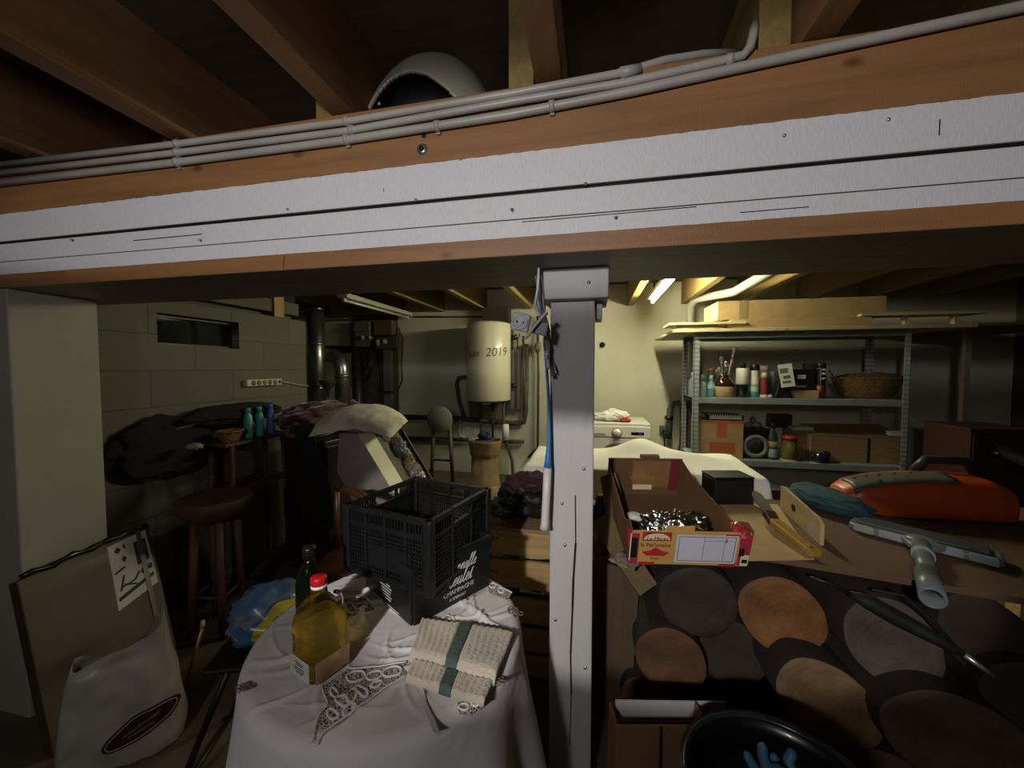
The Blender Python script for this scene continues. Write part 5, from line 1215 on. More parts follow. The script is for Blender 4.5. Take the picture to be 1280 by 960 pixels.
MB().lohi((-17*k, -.088, .012), (19*k, .0, .058)).build('white_keys', WL, kb)
mb = MB()
for i in range(12): mb.lohi((-15.5*k+i*2.8*k, -.0885, .04), (-14.4*k+i*2.8*k, .002, .06))
mb.build('black_keys', BLACKP, kb)
k = sc(945); sp1 = on_shelf(945, L2_+.001, 3.93)
rad = thing('loudspeaker', 'black speaker box with grey ring on the lower shelf', 'speaker', (sp1.x, 3.97, L2_+.001))
MB().lohi((-16*k, -.07, 0), (16*k, .12, 37*k)).build('cabinet', BLACKP, rad, bevel=.01)
ry = at(945, 558, Y=3.9).z-L2_
MB().lathe([(9.5*k, 0), (14.5*k, 0), (14.5*k, .012), (9.5*k, .008)], (0, -.0705, ry), 40, ring=True, M=Matrix.Rotation(R(90), 3, 'X')).build('ring', mat('speaker_ring', '#7a7c78', rough=.4), rad)
MB().lathe([(0, 0), (9.5*k, 0), (9.4*k, .006), (3*k, .002), (0, .006)], (0, -.0705, ry), 32, M=Matrix.Rotation(R(90), 3, 'X')).build('cone', mat('speaker_cone', '#242426', rough=.6), rad)
fg = on_shelf(944, L2_+37*k+.002, 3.95)
MB().blob(fg+Vector((-.05, 0, 4*k)), (.028, .03, 4*k), .3, 3, 2, 2).blob(fg+Vector((.03, 0, 4*k)), (.038, .03, 4*k), .3, 3, 3, 2).blob(fg+Vector((.0, .03, 10*k)), (.025, .03, 5*k), .3, 3, 4, 2).blob(fg+Vector((0, .03, 4*k)), (.07, .05, 3.9*k), .2, 3, 5, 2).build('porcelain_figure', mat('porcelain', '#8c8f93', '#4a4e58', scale=9, rough=.3), label='small grey and white ornament on top of the speaker', cat='ornament')
o = bottle(967, 12, 46, L2_, mat('blue_clear', '#38424f', rough=.12, coat=.4), pl_('#23305a'), 'cleaner bottle with blue cap and pale label beside the speaker', capf=.16, neck=.45, lab=pl_('#9da3b4', .5), labz=(.08, .34), band=(pl_('#a8985a'), .40, .58))
k = sc(989); o = bottle(989, 18, 31, L2_, mat('pickle_jar', '#6b6335', '#4d4a28', scale=25, rough=.12, coat=.4), pl_('#8e2f24'), 'glass jar with red lid and yellow green contents', name='glass_jar', capf=.15, neck=.9, y=3.89, band=(pl_('#c2b99c'), .0, .07), cat='jar')
k = sc(1003); cb3 = on_shelf(1003, L2_+.001, 4.05)
MB().lohi((cb3.x-13*k, 4.0, L2_+.001), (cb3.x+13*k, 4.2, L2_+36*k)).build('small_carton', CARD, label='small cardboard box behind the red lidded jar', cat='cardboard box', bevel=.003)
MB().lohi((cb3.x-12*k, 4.0, L2_+36*k+.001), (cb3.x+11*k, 4.1, L2_+40*k)).build('white_tray', WL, label='thin white tray on the small carton behind the jar', cat='tray')
MB().lohi((on_shelf(990, 0).x-12*k, 4.12, L2_+36*k+.001), (on_shelf(990, 0).x+14*k, 4.22, L2_+54*k)).build('dark_carton', mat('dark_carton', '#3a3024', rough=.8), label='dark carton stacked behind the thin white tray', cat='box')
k = sc(1028); gl = thing('candle_glass', 'purple blue glass cup on the front edge of lower shelf', 'cup', on_shelf(1029, L2_+.001, 3.875))
MB().lathe([(0, 0), (8.5*k, 0), (9.5*k, .01), (10*k, 13*k), (9.2*k, 13*k), (8.8*k, .02), (0, .018)], seg=28).build('glass', mat('violet_glass', '#1d1b33', rough=.1, coat=.5), gl)
MB().lathe([(0, .02), (8.5*k, .02), (8.9*k, 8*k), (0, 8*k)], seg=24).build('wax', mat('violet_wax', '#26243f', rough=.5), gl)
k = sc(1070); lb_ = on_shelf(1068, L2_+.001, 4.0)
lbx = thing('large_carton', 'large closed cardboard box filling the right of lower shelf', 'cardboard box', (lb_.x, 4.03, L2_+.001))
MB().lohi((-52*k, -.11, 0), (50*k, .2, 33*k)).build('box', CARD, lbx, bevel=.004)
mb = MB(); vs = [(-50*k, -.112, 33*k), (50*k, -.112, 33*k+.004), (48*k, .19, 44*k), (-46*k, .19, 42*k)]
mb.add(vs+[(x, y, z-.006) for x, y, z in vs], [(0, 1, 2, 3), (7, 6, 5, 4), (0, 4, 5, 1), (1, 5, 6, 2), (2, 6, 7, 3), (3, 7, 4, 0)]); mb.build('lid_flap', CARD, lbx)
MB().lohi((10*k, -.1115, 0), (13*k, -.11, 31*k)).build('seam', mat('dark_gap', '#15110d'), lbx)
MB().lohi((34*k, -.1125, 35*k), (47*k, -.05, 41*k)).build('white_label', WL, lbx)
# ---- dim things in the right corner
RB = wood_mat('reddish_wood', '#2e1610', '#3d1f16', 'X', 3, .5, False)
rc = thing('wooden_cabinet', 'dark reddish cabinet right of the metal shelving', 'cabinet', (2.83, 3.55, 0))
MB().lohi((-.2, -.2, .03), (.2, .2, 1.0)).build('carcass', RB, rc, bevel=.005); MB().lohi((-.21, -.21, 1.0), (.21, .21, 1.02)).build('top', RB, rc, bevel=.003)
MB().lohi((-.185, -.206, .06), (.185, -.2, .97)).build('door', RB, rc, bevel=.003); MB().tube([(.14, -.207, .55), (.14, -.225, .55)], .014, 12).build('knob', DARKMET, rc)
MB().lohi((-.18, -.17, 0), (.18, .18, .03)).build('plinth', RB, rc)
P = [Vector((2.55, 3.0, .02)), Vector((2.6, 2.95, .5)), Vector((2.7, 2.9, .85))]+[at(1240, 560, d=2.55), at(1262, 568, d=2.4), at(1290, 580, d=2.2), at(1330, 600, d=2.0)]
MB().tube(P, [.02, .03, .035, .035, .035, .035, .03], 12).build('black_hose', BLACKP, label='black hose arching in front of the reddish cabinet', cat='hose')
dr = MB().lohi((4.2, 2.6, 0), (4.295, 4.4, 2.1)); dr.build('door_1', mat('dark_door', '#1a1510', rough=.6), kind=S, bevel=.005)

# ================================================================== WORKBENCH AND WHAT LIES ON IT
BZ = .75
HB_M = mat('hardboard', '#523d29', '#5e4731', scale=5, rough=.75, bump=.06, bscale=60)
wk = thing('workbench', 'brown hardboard topped bench over the stack of logs', 'workbench', (1.1, 1.9, 0))
top = [(.27, 1.62), (.717, 1.555), (1.26, 1.446), (2.0, 1.30), (2.15, 2.40), (1.14, 2.40), (1.12, 2.27), (.30, 2.25)]
MB().prism(top, .022, Matrix.Translation((0, 0, BZ-.022))).build('top', HB_M, wk, world=True, bevel=.002)
for x, y in ((.345, 2.19), (2.06, 2.32), (1.93, 1.40)): MB().lohi((x-.035, y-.035, 0), (x+.035, y+.035, BZ-.022)).build('leg', PLANKX, wk, world=True)
# ---- fruit box, tipped forward on a block
fl_, fr2 = at(785, 704, z=BZ+.002), at(934, 708, z=BZ+.002)
xd = (fr2-fl_); fw_ = xd.length; xd.normalize()
M = frame(fl_, xd, Vector((0, 0, 1)).cross(xd)); tilt = R(15)
fb = thing('fruit_box', 'open cardboard fruit box with red and white printed front on the bench', 'fruit box', fl_)
M3 = M.to_3x3() @ Matrix.Rotation(tilt, 3, 'X'); fb.rotation_euler = M3.to_euler()
FL, FH = .43, .15
CDB = mat('fruit_box_brown', '#5a4028', '#6b4d31', scale=5, rough=.85); CDP = mat('fruit_box_print', '#c29a55', '#b78d4a', scale=8, rough=.7)
RED = mat('print_red', '#b3252c', rough=.6); MAG = mat('print_magenta', '#a32a4a', rough=.6); BLK = mat('print_black', '#17130f', rough=.6); CRE = mat('print_cream', '#d8c9a0', rough=.6); PAP = mat('slip_paper', '#c6c4cc', rough=.6)
MB().lohi((0.004, 0.004, 0), (fw_-.004, FL, .006)).build('base', CDB, fb)
MB().lohi((0, 0, 0), (fw_, .005, FH-.012)).build('front_panel', CDP, fb, label='printed front panel')
MB().lohi((fw_*.30, 0, FH-.012), (fw_*.52, .006, FH+.008)).build('front_tab', CDP, fb)
bk2 = MB().lohi((0.0, FL-.006, 0), (fw_-.09, FL, FH+.04)); bk2.build('back_panel', CDB, fb)
MB().lohi((.11, FL-.0075, .05), (fw_-.14, FL-.006, FH+.03)).build('back_print', mat('back_print', '#7a5a33', '#8d6a3d', scale=10, rough=.8), fb)
MB().lohi((fw_-.14, FL-.0075, .03), (fw_-.095, FL-.006, FH+.035)).build('back_stripe', mat('dull_red', '#6e2026', rough=.7), fb)
MB().lohi((.115, FL-.009, .035), (.20, FL-.0075, .06)).build('back_slip', CRE, fb)
MB().lohi((.14, FL-.012, FH+.04), (.22, FL+.01, FH+.055)).build('back_tab', CDB, fb)
def side(x, nm_, x2):
    mb = MB(); pts = [(0, 0), (FL, 0), (FL, FH+.035), (FL*.8, FH+.0), (.1, FH-.035), (.03, FH+.01), (0, FH-.005)]
    v0 = [Vector((x+(x2-x)*(y/FL), y, z)) for y, z in pts]; v1 = [p+Vector((.005, 0, 0)) for p in v0]; n_ = len(pts)
    mb.add(v0+v1, [tuple(range(n_)), tuple(reversed(range(n_, 2*n_)))]+[(i, (i+1) % n_, n_+(i+1) % n_, n_+i) for i in range(n_)])
    return mb.build(nm_, CDB, fb)
side(0, 'side_panel', 0.0); side(fw_-.005, 'side_panel', fw_-.095)
def fpan(x0, x1, z0_, z1_, m_, nme, t_=.0012):
    return MB().lohi((x0*fw_, -t_, z0_*FH), (x1*fw_, 0, z1_*FH)).build(nme, m_, fb)
fpan(-.004, .075, .0, .86, MAG, 'corner_print'); fpan(.008, .065, .18, .74, BLK, 'corner_print', .0018); fpan(.0, .01, .1, .86, CRE, 'corner_edge', .0022)
fpan(.905, .995, .02, .82, MAG, 'corner_print'); fpan(.93, .995, .02, .32, CRE, 'corner_print', .0018); fpan(.91, .95, .30, .50, BLK, 'corner_print', .0022); fpan(.9, .995, .62, .86, RED, 'corner_print', .002); fpan(.94, .985, .10, .2, BLK, 'corner_print', .0024)
fpan(.10, .34, .66, .90, RED, 'emblem_panel'); fpan(.78, .9, .80, .88, RED, 'red_mark'); fpan(.13, .25, .83, .90, RED, 'red_mark')
fpan(.085, .22, -.02, .06, RED, 'red_foot'); fpan(.76, .90, -.02, .10, RED, 'red_foot')
Fm = wmat(fb)
def ff(x, z, t_=.0016): return Fm @ frame((x*fw_, -t_, z*FH), (1, 0, 0), (0, 0, 1))
mb = MB(); mb.prism([(.045*math.cos(a), .026*math.sin(a)) for a in [math.pi*i/16 for i in range(17)]], .0006, frame((.22*fw_, -.0018, .70*FH), (1, 0, 0), (0, 0, 1))); mb.build('emblem_dome', CRE, fb)
text('lettering', 'Le Maras', ff(.22, .73, .0026), .020, BLK, fb, shear=.2); text('lettering', "la Pat'onaise", ff(.215, .545), .021, mat('print_brown', '#6b2b20', rough=.7), fb)
mb = MB(); mb.prism([(-.048, .0), (-.03, -.016), (.03, -.016), (.048, 0), (.02, .006), (0, .02), (-.02, .006)], .0006, frame((.22*fw_, -.0014, .35*FH), (1, 0, 0), (0, 0, 1))); mb.build('emblem_bowl', RED, fb)
text('lettering', 'fruits', ff(.22, .17), .014, mat('print_brown', '#6b2b20', rough=.7), fb)
fpan(.385, .885, .07, .84, PAP, 'paper_slip', .0018)
mb = MB(); y_ = -.0026
def hl_(x0, x1, z, th=.0018): mb.lohi((x0*fw_, y_, z*FH-th/2), (x1*fw_, -.0018, z*FH+th/2))
def vl_(x, z0_, z1_, th=.0018): mb.lohi((x*fw_-th/2, y_, z0_*FH), (x*fw_+th/2, -.0018, z1_*FH))
hl_(.405, .865, .80); hl_(.405, .865, .13); vl_(.405, .13, .80); vl_(.865, .13, .80); vl_(.61, .13, .8, .001); vl_(.78, .13, .7, .001); hl_(.61, .865, .70, .001); vl_(.79, .66, .76, .004)
mb.build('slip_frame', mat('slip_ink', '#4a4c66', rough=.7), fb)
text('lettering', 'cerises', Fm @ frame((.52*fw_-.06, FL-.0085, .10), (1, 0, 0), (0, 0, 1)), .04, mat('back_letter', '#a5722c', rough=.7), fb)
# crumpled red clear film at the right front corner
mb = MB().blob((fw_-.03, .03, FH*.86), (.03, .04, .02), .2, 2, 8, 3); mb.build('film_corner', mat('red_film', '#9c2a30', '#c98a88', scale=30, rough=.15, coat=.5, lo=.5, hi=.7), fb)
mb = MB().add([(-.012, .0, FH*1.02), (.05, .005, FH*.75), (.05, .01, FH*.55), (-.006, .0, FH*.5), (-.012, .006, FH*1.02), (.05, .011, FH*.75), (.05, .016, FH*.55), (-.006, .006, FH*.5)], [(0, 1, 2, 3), (7, 6, 5, 4), (0, 4, 5, 1), (1, 5, 6, 2), (2, 6, 7, 3), (3, 7, 4, 0)]); mb.build('corner_flap', RED, fb)
# block carrying the back of the box
bq = Fm @ Vector((fw_/2, FL*.85, 0))
MB().box((bq.x, bq.y, BZ+.045), (.30, .05, .088), rotz=math.atan2(xd.y, xd.x)).build('wood_block', PLANKX, label='wooden block under the back of the fruit box', cat='block')
# foil parcel and white disc inside the box
Ff = wmat(fb)
FOIL = mat('foil', '#c9c9c4', rough=.18, metal=1, bump=.9, bscale=28, scale=20)
p = Ff @ Vector((.165, .09, .075))
foil = MB().blob(p, (.085, .055, .058), .45, 4.5, 3, 4, pw=3).blob(p+xd*.09+Vector((0, 0, .01)), (.055, .035, .055), .5, 5, 9, 3)
foil.build('foil_parcel', FOIL, label='crumpled silver foil parcel inside the fruit box', cat='foil')
p = Ff @ Vector((.075, .22, .035))
MB().blob(p, (.035, .03, .02), .1, 2, 3, 3).build('paper_piece', WHITEP, label='white rounded piece at the left inside the fruit box', cat='paper')
# ---- shallow tray with knife
TY0 = BZ+.001
ty = thing('cardboard_tray', 'shallow beige cardboard tray beside the fruit box with one upright side', 'tray', (.75, 1.85, TY0))
q0, q1, q2, q3 = at(905, 702, z=TY0), at(1018, 700, z=TY0), at(972, 632, z=TY0), at(872, 629, z=TY0)
MB().prism([(p.x, p.y) for p in (q0, q1, q2, q3)], .006, Matrix.Translation((0, 0, TY0))).build('base', CARDL, ty, world=True)
w0_, w1_ = at(1025, 682, z=TY0), at(975, 636, z=TY0); hgt = .105
dv = (w1_-w0_); LL = dv.length; Mw = frame(w0_, dv, (0, 0, 1))
hole = [(LL*.62+.022*math.cos(a), .06+.017*math.sin(a)) for a in [2*math.pi*i/16 for i in range(16)]]
MB().prism([(0, 0), (LL, 0), (LL, hgt+.01), (LL*.93, hgt+.015), (.03, hgt-.005), (0, hgt-.02)], .014, Mw).build('side_panel', CARDL, ty, world=True, bevel=.002)
hm = MB().prism(hole, .016, Mw @ Matrix.Translation((0, 0, -.001))); hm.build('hand_hole', mat('dark_gap', '#15110d'), ty, world=True)
MB().prism([(.06+.03*math.cos(a), .04+.022*math.sin(a)) for a in [2*math.pi*i/12 for i in range(12)]], .0155, Mw @ Matrix.Translation((0, 0, -.0008))).build('grey_print', mat('grey_print', '#a39a88', rough=.8), ty, world=True)
k0, k1, kt = at(1022, 694, z=BZ+.028), at(966, 650, z=BZ+.055), at(945, 614, z=BZ+.115)
kn = thing('knife', 'large knife with yellow wooden handle lying across the tray', 'knife', (k0.x, k0.y, TY0+.007))
ax_ = (k1-k0); La = ax_.length; Mk = frame(k0, ax_, RT)
hp = [(0, -.02), (.02, -.027), (La*.4, -.022), (La*.9, -.026), (La, -.018), (La, .018), (La*.9, .022), (La*.4, .018), (.02, .024), (0, .018)]
MB().prism(hp, .024, Mk @ Matrix.Translation((0, 0, -.012))).build('handle', mat('yellow_wood', '#8f6d2c', '#a37f38', scale=8, rough=.4, stretch=(1, 6, 6)), kn, world=True, bevel=.006, seg=3)
MB().prism([(.03+.006*math.cos(a), .006*math.sin(a)) for a in [2*math.pi*i/10 for i in range(10)]], .026, Mk @ Matrix.Translation((0, 0, -.013))).build('hang_hole', mat('dark_gap', '#15110d'), kn, world=True)
bx2 = kt-k1; Lb = bx2.length; Mb = frame(k1, bx2, RT)
MB().prism([(-.02, -.022), (.05, -.024), (.05, .024), (-.02, .022)], .028, Mb @ Matrix.Translation((0, 0, -.014))).build('bolster', mat('brown_bolster', '#3b2a1a', rough=.35), kn, world=True, bevel=.004)
MB().prism([(.03, -.022), (Lb*.8, -.030), (Lb*.96, -.018), (Lb, .0), (Lb*.9, .016), (Lb*.5, .024), (.03, .022)], .004, Mb @ Matrix.Translation((0, 0, -.002))).build('blade', mat('blade_steel', '#a9aaa2', rough=.3, metal=.8), kn, world=True)
cbq = at(915, 612, d=1.98)
dbx = thing('black_box', 'black box standing on the bench behind the cardboard tray', 'box', (at(912, 629, z=BZ).x, at(912, 629, z=BZ).y-.02, BZ+.001), YAW)
MB().lohi((-.095, -.02, 0), (.105, .12, .135)).build('body', BLACKP, dbx, bevel=.006); MB().lohi((-.0955, -.0205, .137), (.1055, .1205, .145)).build('lid', BLACKP, dbx, bevel=.002)
# ---- teal cloth, orange tool, vacuum nozzle
te = at(1030, 638, z=BZ)
TEAL = mat('teal_cloth', '#1e3c42', '#19333a', scale=8, rough=.95, bump=.3, bscale=22)
MB().blob((te.x+.02, te.y+.02, BZ+.05), (.115, .2, .05), .16, 2.0, 12, 4, flat=-.048, rotz=R(20)).build('teal_cloth', TEAL, label='dark teal cloth bundle between the tray and orange tool', cat='cloth')
ORA = mat('orange_plastic', '#b9501a', '#ab4715', scale=4, rough=.38, coat=.2)
o0, o1 = at(1046, 622, z=BZ+.09), at(1262, 628, z=BZ+.09)
o0 = at(1050, 640, z=BZ); o1 = at(1268, 655, z=BZ)
xd2 = Vector((o1.x-o0.x, o1.y-o0.y, 0)); LT = xd2.length
tl = thing('power_tool', 'orange power tool housing with grey grille on the workbench', 'power tool', (o0.x, o0.y+.06, BZ+.001), math.atan2(xd2.y, xd2.x))
prof = [(0, .05, .04, .045), (.03, .062, .075, .065), (.10, .075, .10, .085), (.25, .088, .125, .1), (.45, .10, .14, .108), (.65, .108, .145, .108), (.85, .105, .14, .105), (.95, .09, .12, .09), (1, .06, .08, .05)]
def hull(u, v):
    k_ = u*(len(prof)-1); i = min(int(k_), len(prof)-2); f = k_-i
    q = [prof[i][j]*(1-f)+prof[i+1][j]*f for j in range(4)]; a = 2*math.pi*v; ca, sa = math.cos(a), math.sin(a); e = (abs(ca)**2.8+abs(sa)**2.8)**(-1/2.8)
    return Vector((q[0]*LT, ca*e*q[2], q[1]+sa*e*q[3]*.95-.01))
mb = MB().grid(hull, 60, 41); mb.add([(0, 0, .04), (LT, 0, .05)], [])
N0 = 60*41; mb.f += [(j*60, (j+1)*60, N0) for j in range(40)]+[(j*60+59, (j+1)*60+59, N0+1) for j in range(40)]; mb.sm += [True]*80
for v in mb.v: v.z = max(v.z, .001)
mb.build('housing', ORA, tl)
def ontop(u, yv, up=.002):
    best = max((hull(u, .01+.48*i/24) for i in range(25)), key=lambda p: -abs(p.y-yv)); return Vector((best.x, yv, best.z+up))
GRL = mat('grille_grey', '#4e5046', '#5b5d52', scale=10, rough=.4)
mb = MB().grid(lambda u, v: ontop(.2+.42*u, -.085+.115*v-.03*u, .003), 14, 8); mb.build('grille_panel', GRL, tl, solid=-.004)
mb = MB()
for k in range(5): mb.bar(ontop(.23+.06*k, -.08, .008), ontop(.27+.06*k, -.01, .008), .010, .004)
mb.build('grille_slots', mat('slot_dark', '#1c1d1a', rough=.5), tl)
MB().lohi((.02*LT, -.10, .001), (.98*LT, .10, .03)).build('base_plate', BLACKP, tl, bevel=.008)
MB().tube([(LT*.55, .06, .19), (LT*.62, .06, .25), (LT*.85, .06, .25), (LT*.95, .06, .17)], .022, 12).build('handle', mat('dark_handle', '#2a2a26', rough=.5), tl)
NOZ = mat('nozzle_grey', '#5f6466', '#696e70', scale=6, rough=.35, bump=.03); NOZL = mat('nozzle_light', '#868c8f', rough=.35); NOZD = mat('nozzle_dark', '#3f4345', rough=.45)
n0, n1 = at(1066, 652, z=BZ+.03), at(1252, 698, z=BZ+.03); nd = n1-n0; nd.z = 0; LN = nd.length
nz = thing('vacuum_nozzle', 'grey vacuum cleaner floor nozzle overhanging the edge of the bench', 'vacuum nozzle', (n0.x, n0.y, BZ+.001), math.atan2(nd.y, nd.x))
MB().prism([(-.01, -.02), (.02, -.045), (LN*.42, -.05), (LN*.58, -.05), (LN-.01, -.045), (LN+.01, -.02), (LN+.0, .07), (LN*.6, .095), (.02, .09), (-.012, .06)], .03, Matrix.Translation((0, 0, .004))).build('plate', NOZ, nz, bevel=.008, seg=3)
MB().prism([(.01, -.02), (LN-.02, -.02), (LN-.03, .06), (LN*.6, .08), (.02, .075)], .012, Matrix.Translation((0, 0, .033))).build('upper_shell', NOZD, nz, bevel=.006)
for x0_, x1_ in ((.01, LN*.2), (LN*.22, LN*.42), (LN*.64, LN*.8), (LN*.82, LN*1.0)):
    MB().prism([(x0_, -.052), (x1_, -.056), (x1_-.008, -.03), (x0_+.006, -.028)], .028, Matrix.Translation((0, 0, .008))).build('front_lip', NOZL, nz, bevel=.006, seg=3)
MB().blob((LN*.53, -.045, .035), (.05, .04, .018), .03, 2, 3, 3).build('swivel', NOZ, nz)
MB().prism([(LN*.38, -.045), (LN*.70, -.045), (LN*.61, -.115), (LN*.585, -.125), (LN*.485, -.125), (LN*.46, -.115)], .026, Matrix.Translation((0, 0, .016))).build('yoke', NOZ, nz, bevel=.008, seg=3)
ne = wmat(nz).inverted() @ at(1166, 748, d=1.12)
c1_ = Vector((LN*.535, -.085, .034)); du_ = (ne-c1_)
MB().tube([c1_, c1_+du_*.25, c1_+du_*.4, c1_+du_*.62], [.026, .027, .024, .022], 20).build('neck', NOZ, nz)
MB().tube([c1_+du_*.2, c1_+du_*.28], .031, 20).build('collar', NOZL, nz)
nt = MB(); seg = 24
P0, P1 = c1_+du_*.6, ne; u_ = du_.normalized().orthogonal(); w_ = du_.normalized().cross(u_)
vs = [P+(u_*math.cos(2*math.pi*i/seg)+w_*math.sin(2*math.pi*i/seg))*r_ for P, r_ in ((P0, .0222), (P1, .0217), (P1, .017), (P0, .017)) for i in range(seg)]
nt.add(vs, [(j*seg+i, j*seg+(i+1) % seg, ((j+1) % 4)*seg+(i+1) % seg, ((j+1) % 4)*seg+i) for j in range(4) for i in range(seg)], True); nt.build('tube_end', NOZ, nz)

# ================================================================== LOGS
m, n, l, b = nm('cut_wood')
tc = n.new('ShaderNodeTexCoord'); wv = n.new('ShaderNodeTexWave'); wv.wave_type = 'RINGS'; wv.rings_direction = 'Y'; wv.inputs['Scale'].default_value = 14; wv.inputs['Distortion'].default_value = 6; wv.inputs['Detail'].default_value = 3; wv.inputs['Detail Scale'].default_value = 1.5
l.new(tc.outputs['Object'], wv.inputs['Vector']); nz2 = n.new('ShaderNodeTexNoise'); nz2.inputs['Scale'].default_value = 7; nz2.inputs['Detail'].default_value = 7; l.new(tc.outputs['Object'], nz2.inputs['Vector'])
oi = n.new('ShaderNodeObjectInfo')
CUT = {}
def cut_mat(name, c1, c2):
    if name in MATS: return MATS[name]
    q = MATS['cut_wood'].copy(); q.name = name; MATS[name] = q; nn = q.node_tree.nodes; ll = q.node_tree.links
    wv_ = [x for x in nn if x.type == 'TEX_WAVE'][0]; no_ = [x for x in nn if x.type == 'TEX_NOISE'][0]; bs_ = nn['Principled BSDF']
    r1 = nn.new('ShaderNodeValToRGB'); e = r1.color_ramp.elements; e[0].position = .26; e[0].color = lin(c1); e[1].position = .56; e[1].color = lin(c2)
    a_ = nn.new('ShaderNodeMath'); a_.operation = 'MULTIPLY'; a_.inputs[1].default_value = .035; ll.new(wv_.outputs['Fac'], a_.inputs[0])
    b2_ = nn.new('ShaderNodeMath'); b2_.operation = 'MULTIPLY_ADD'; b2_.inputs[1].default_value = .8; ll.new(no_.outputs['Fac'], b2_.inputs[0]); ll.new(a_.outputs[0], b2_.inputs[2])
    ll.new(b2_.outputs[0], r1.inputs['Fac']); ll.new(r1.outputs[0], bs_.inputs['Base Color']); bs_.inputs['Roughness'].default_value = .85
    bp_ = nn.new('ShaderNodeBump'); bp_.inputs['Strength'].default_value = .3; bp_.inputs['Distance'].default_value = .01; ll.new(no_.outputs['Fac'], bp_.inputs['Height']); ll.new(bp_.outputs[0], bs_.inputs['Normal'])
    return q
BARK = mat('bark', '#1b130e', '#281c14', scale=14, rough=.95, bump=1.0, bscale=26, stretch=(1, .25, 1))
logs = [ # px, py, half long, half short, tilt, front plane, face colours, label, length
 (873, 753, 48, 44, 20, 1.53, ('#1f1813', '#3a2f26'), 'dark weathered log end right under the fruit box', .55),
 (978, 770, 54, 46, 42, 1.52, ('#4f3017', '#855a2e'), 'orange brown log end right of the dark log under the fruit box', .55),
 (838, 826, 44, 41, 45, 1.50, ('#3c2512', '#664426'), 'round brown log end directly below the dark log', .55),
 (916, 818, 44, 40, 60, 1.62, ('#2b211a', '#3a2d22'), 'very dark log end in the middle of the stack', .50),
 (1036, 880, 68, 46, 38, 1.42, ('#4f3c24', '#826744'), 'pale tan oval log end low in the stack', .6),
 (1117, 806, 66, 48, 52, 1.44, ('#352b26', '#5c4f46'), 'greyish brown oval log end under the vacuum nozzle', .6),
 (1200, 930, 92, 58, 22, 1.36, ('#33271a', '#5a4830'), 'largest dull brown log end at the bottom right corner', .65),
 (806, 872, 30, 26, 20, 1.56, ('#5b3b22', '#6e4a2c'), 'small brown log end just above the white carton flap', .5),
 (893, 888, 36, 30, 0, 1.60, ('#3a2c22', '#48382c'), 'small dark log end above the black tub', .5),
 (1236, 800, 66, 44, 50, 1.55, ('#2b1f18', '#382a20'), 'dark log end at the far right under the bench', .5),
 (975, 938, 52, 46, 20, 1.55, ('#4d3a26', '#5b4630'), 'brown log end mostly hidden behind the black tub', .5),
 (1095, 985, 60, 50, 20, 1.5, ('#54402a', '#644e34'), 'brown log end at the bottom edge right of the tub', .5),
 (1290, 880, 60, 46, 40, 1.5, ('#33261c', '#413226'), 'dark log end at the right edge above the largest log', .5),
]
for i, (px, py, al, bs_, tl_, yf, (c1, c2), label, ln_) in enumerate(logs):
    c_ = at(px, py, Y=yf); d = dep(c_); s1 = d/480
    o = thing('log', label, 'log', c_, 0, 'stacked firewood logs under the bench')
    def section(y, grow, N=48):
        out = []
        for j in range(N):
            a = 2*math.pi*j/N; k_ = 1+.05*noise.noise(Vector((math.cos(a)*1.5+i*5, math.sin(a)*1.5, y*.6)))
            ex, ez = al*s1*math.cos(a)*k_*grow, bs_*s1*math.sin(a)*k_*grow; t_ = R(-tl_)
            out.append(Vector((ex*math.cos(t_)-ez*math.sin(t_), y, ex*math.sin(t_)+ez*math.cos(t_))))
        return out
    N = 48; vs = []; fs = []; ys = [0, .004]+[ln_*k/10 for k in range(1, 11)]
    for q, y in enumerate(ys): vs += section(y, 1.0+.03*noise.noise(Vector((y*9, i, 0))) if q > 1 else (1.0 if q else .985))
    for q in range(len(ys)-1):
        for j in range(N): fs.append((q*N+j, q*N+(j+1) % N, (q+1)*N+(j+1) % N, (q+1)*N+j))
    fs.append(tuple((len(ys)-1)*N+j for j in range(N))); MB().add(vs, fs, True).build('bark', BARK, o)
    vs = [Vector((0, 0, 0))]; fs = []
    K = 5
    for q in range(1, K+1):
        for p in section(0, .95*q/K): vs.append(p+Vector((0, -.003+.004*noise.noise(p*14+Vector((i, 0, 0))), 0)))
    vs += section(.002, .985)
    fs = [(0, 1+j, 1+(j+1) % N) for j in range(N)]
    for q in range(K):
        for j in range(N): fs.append((1+q*N+j, 1+(q+1)*N+j, 1+(q+1)*N+(j+1) % N, 1+q*N+(j+1) % N))
    MB().add(vs, fs, True).build('cut_face', cut_mat('cut_%d' % i, c1, c2), o, label='sawn end face')
# ---- umbrella lying on the logs under the bench edge
u0, u1 = at(1030, 730, Y=1.40), at(1205, 818, Y=1.30); u2 = at(1243, 846, Y=1.28)
um = thing('umbrella', 'closed black umbrella with silver tip lying on the logs', 'umbrella', u0)
UP_ = [at(1062, 742, Y=1.40), at(1085, 752, Y=1.39), at(1120, 772, Y=1.37), at(1160, 793, Y=1.34), u1]
MB().tube(UP_, [.010, .024, .025, .02, .010], 14).build('folded_canopy', mat('black_fabric', '#070607', '#0b0a0b', scale=10, rough=.75, bump=.4, bscale=30), um, world=True)
MB().tube([u1, u2], [.009, .005], 10).build('tip', STEEL, um, world=True, label='silver metal tip')
MB().tube([at(1012, 722, Y=1.41), at(1035, 728, Y=1.40), at(1064, 743, Y=1.40)], .006, 10).build('shaft', DARKMET, um, world=True)
MB().tube([at(1090, 738, Y=1.37), at(1130, 745, Y=1.35), at(1165, 775, Y=1.33), at(1196, 810, Y=1.31)], .005, 8).build('strap', MATS['black_fabric'], um, world=True)
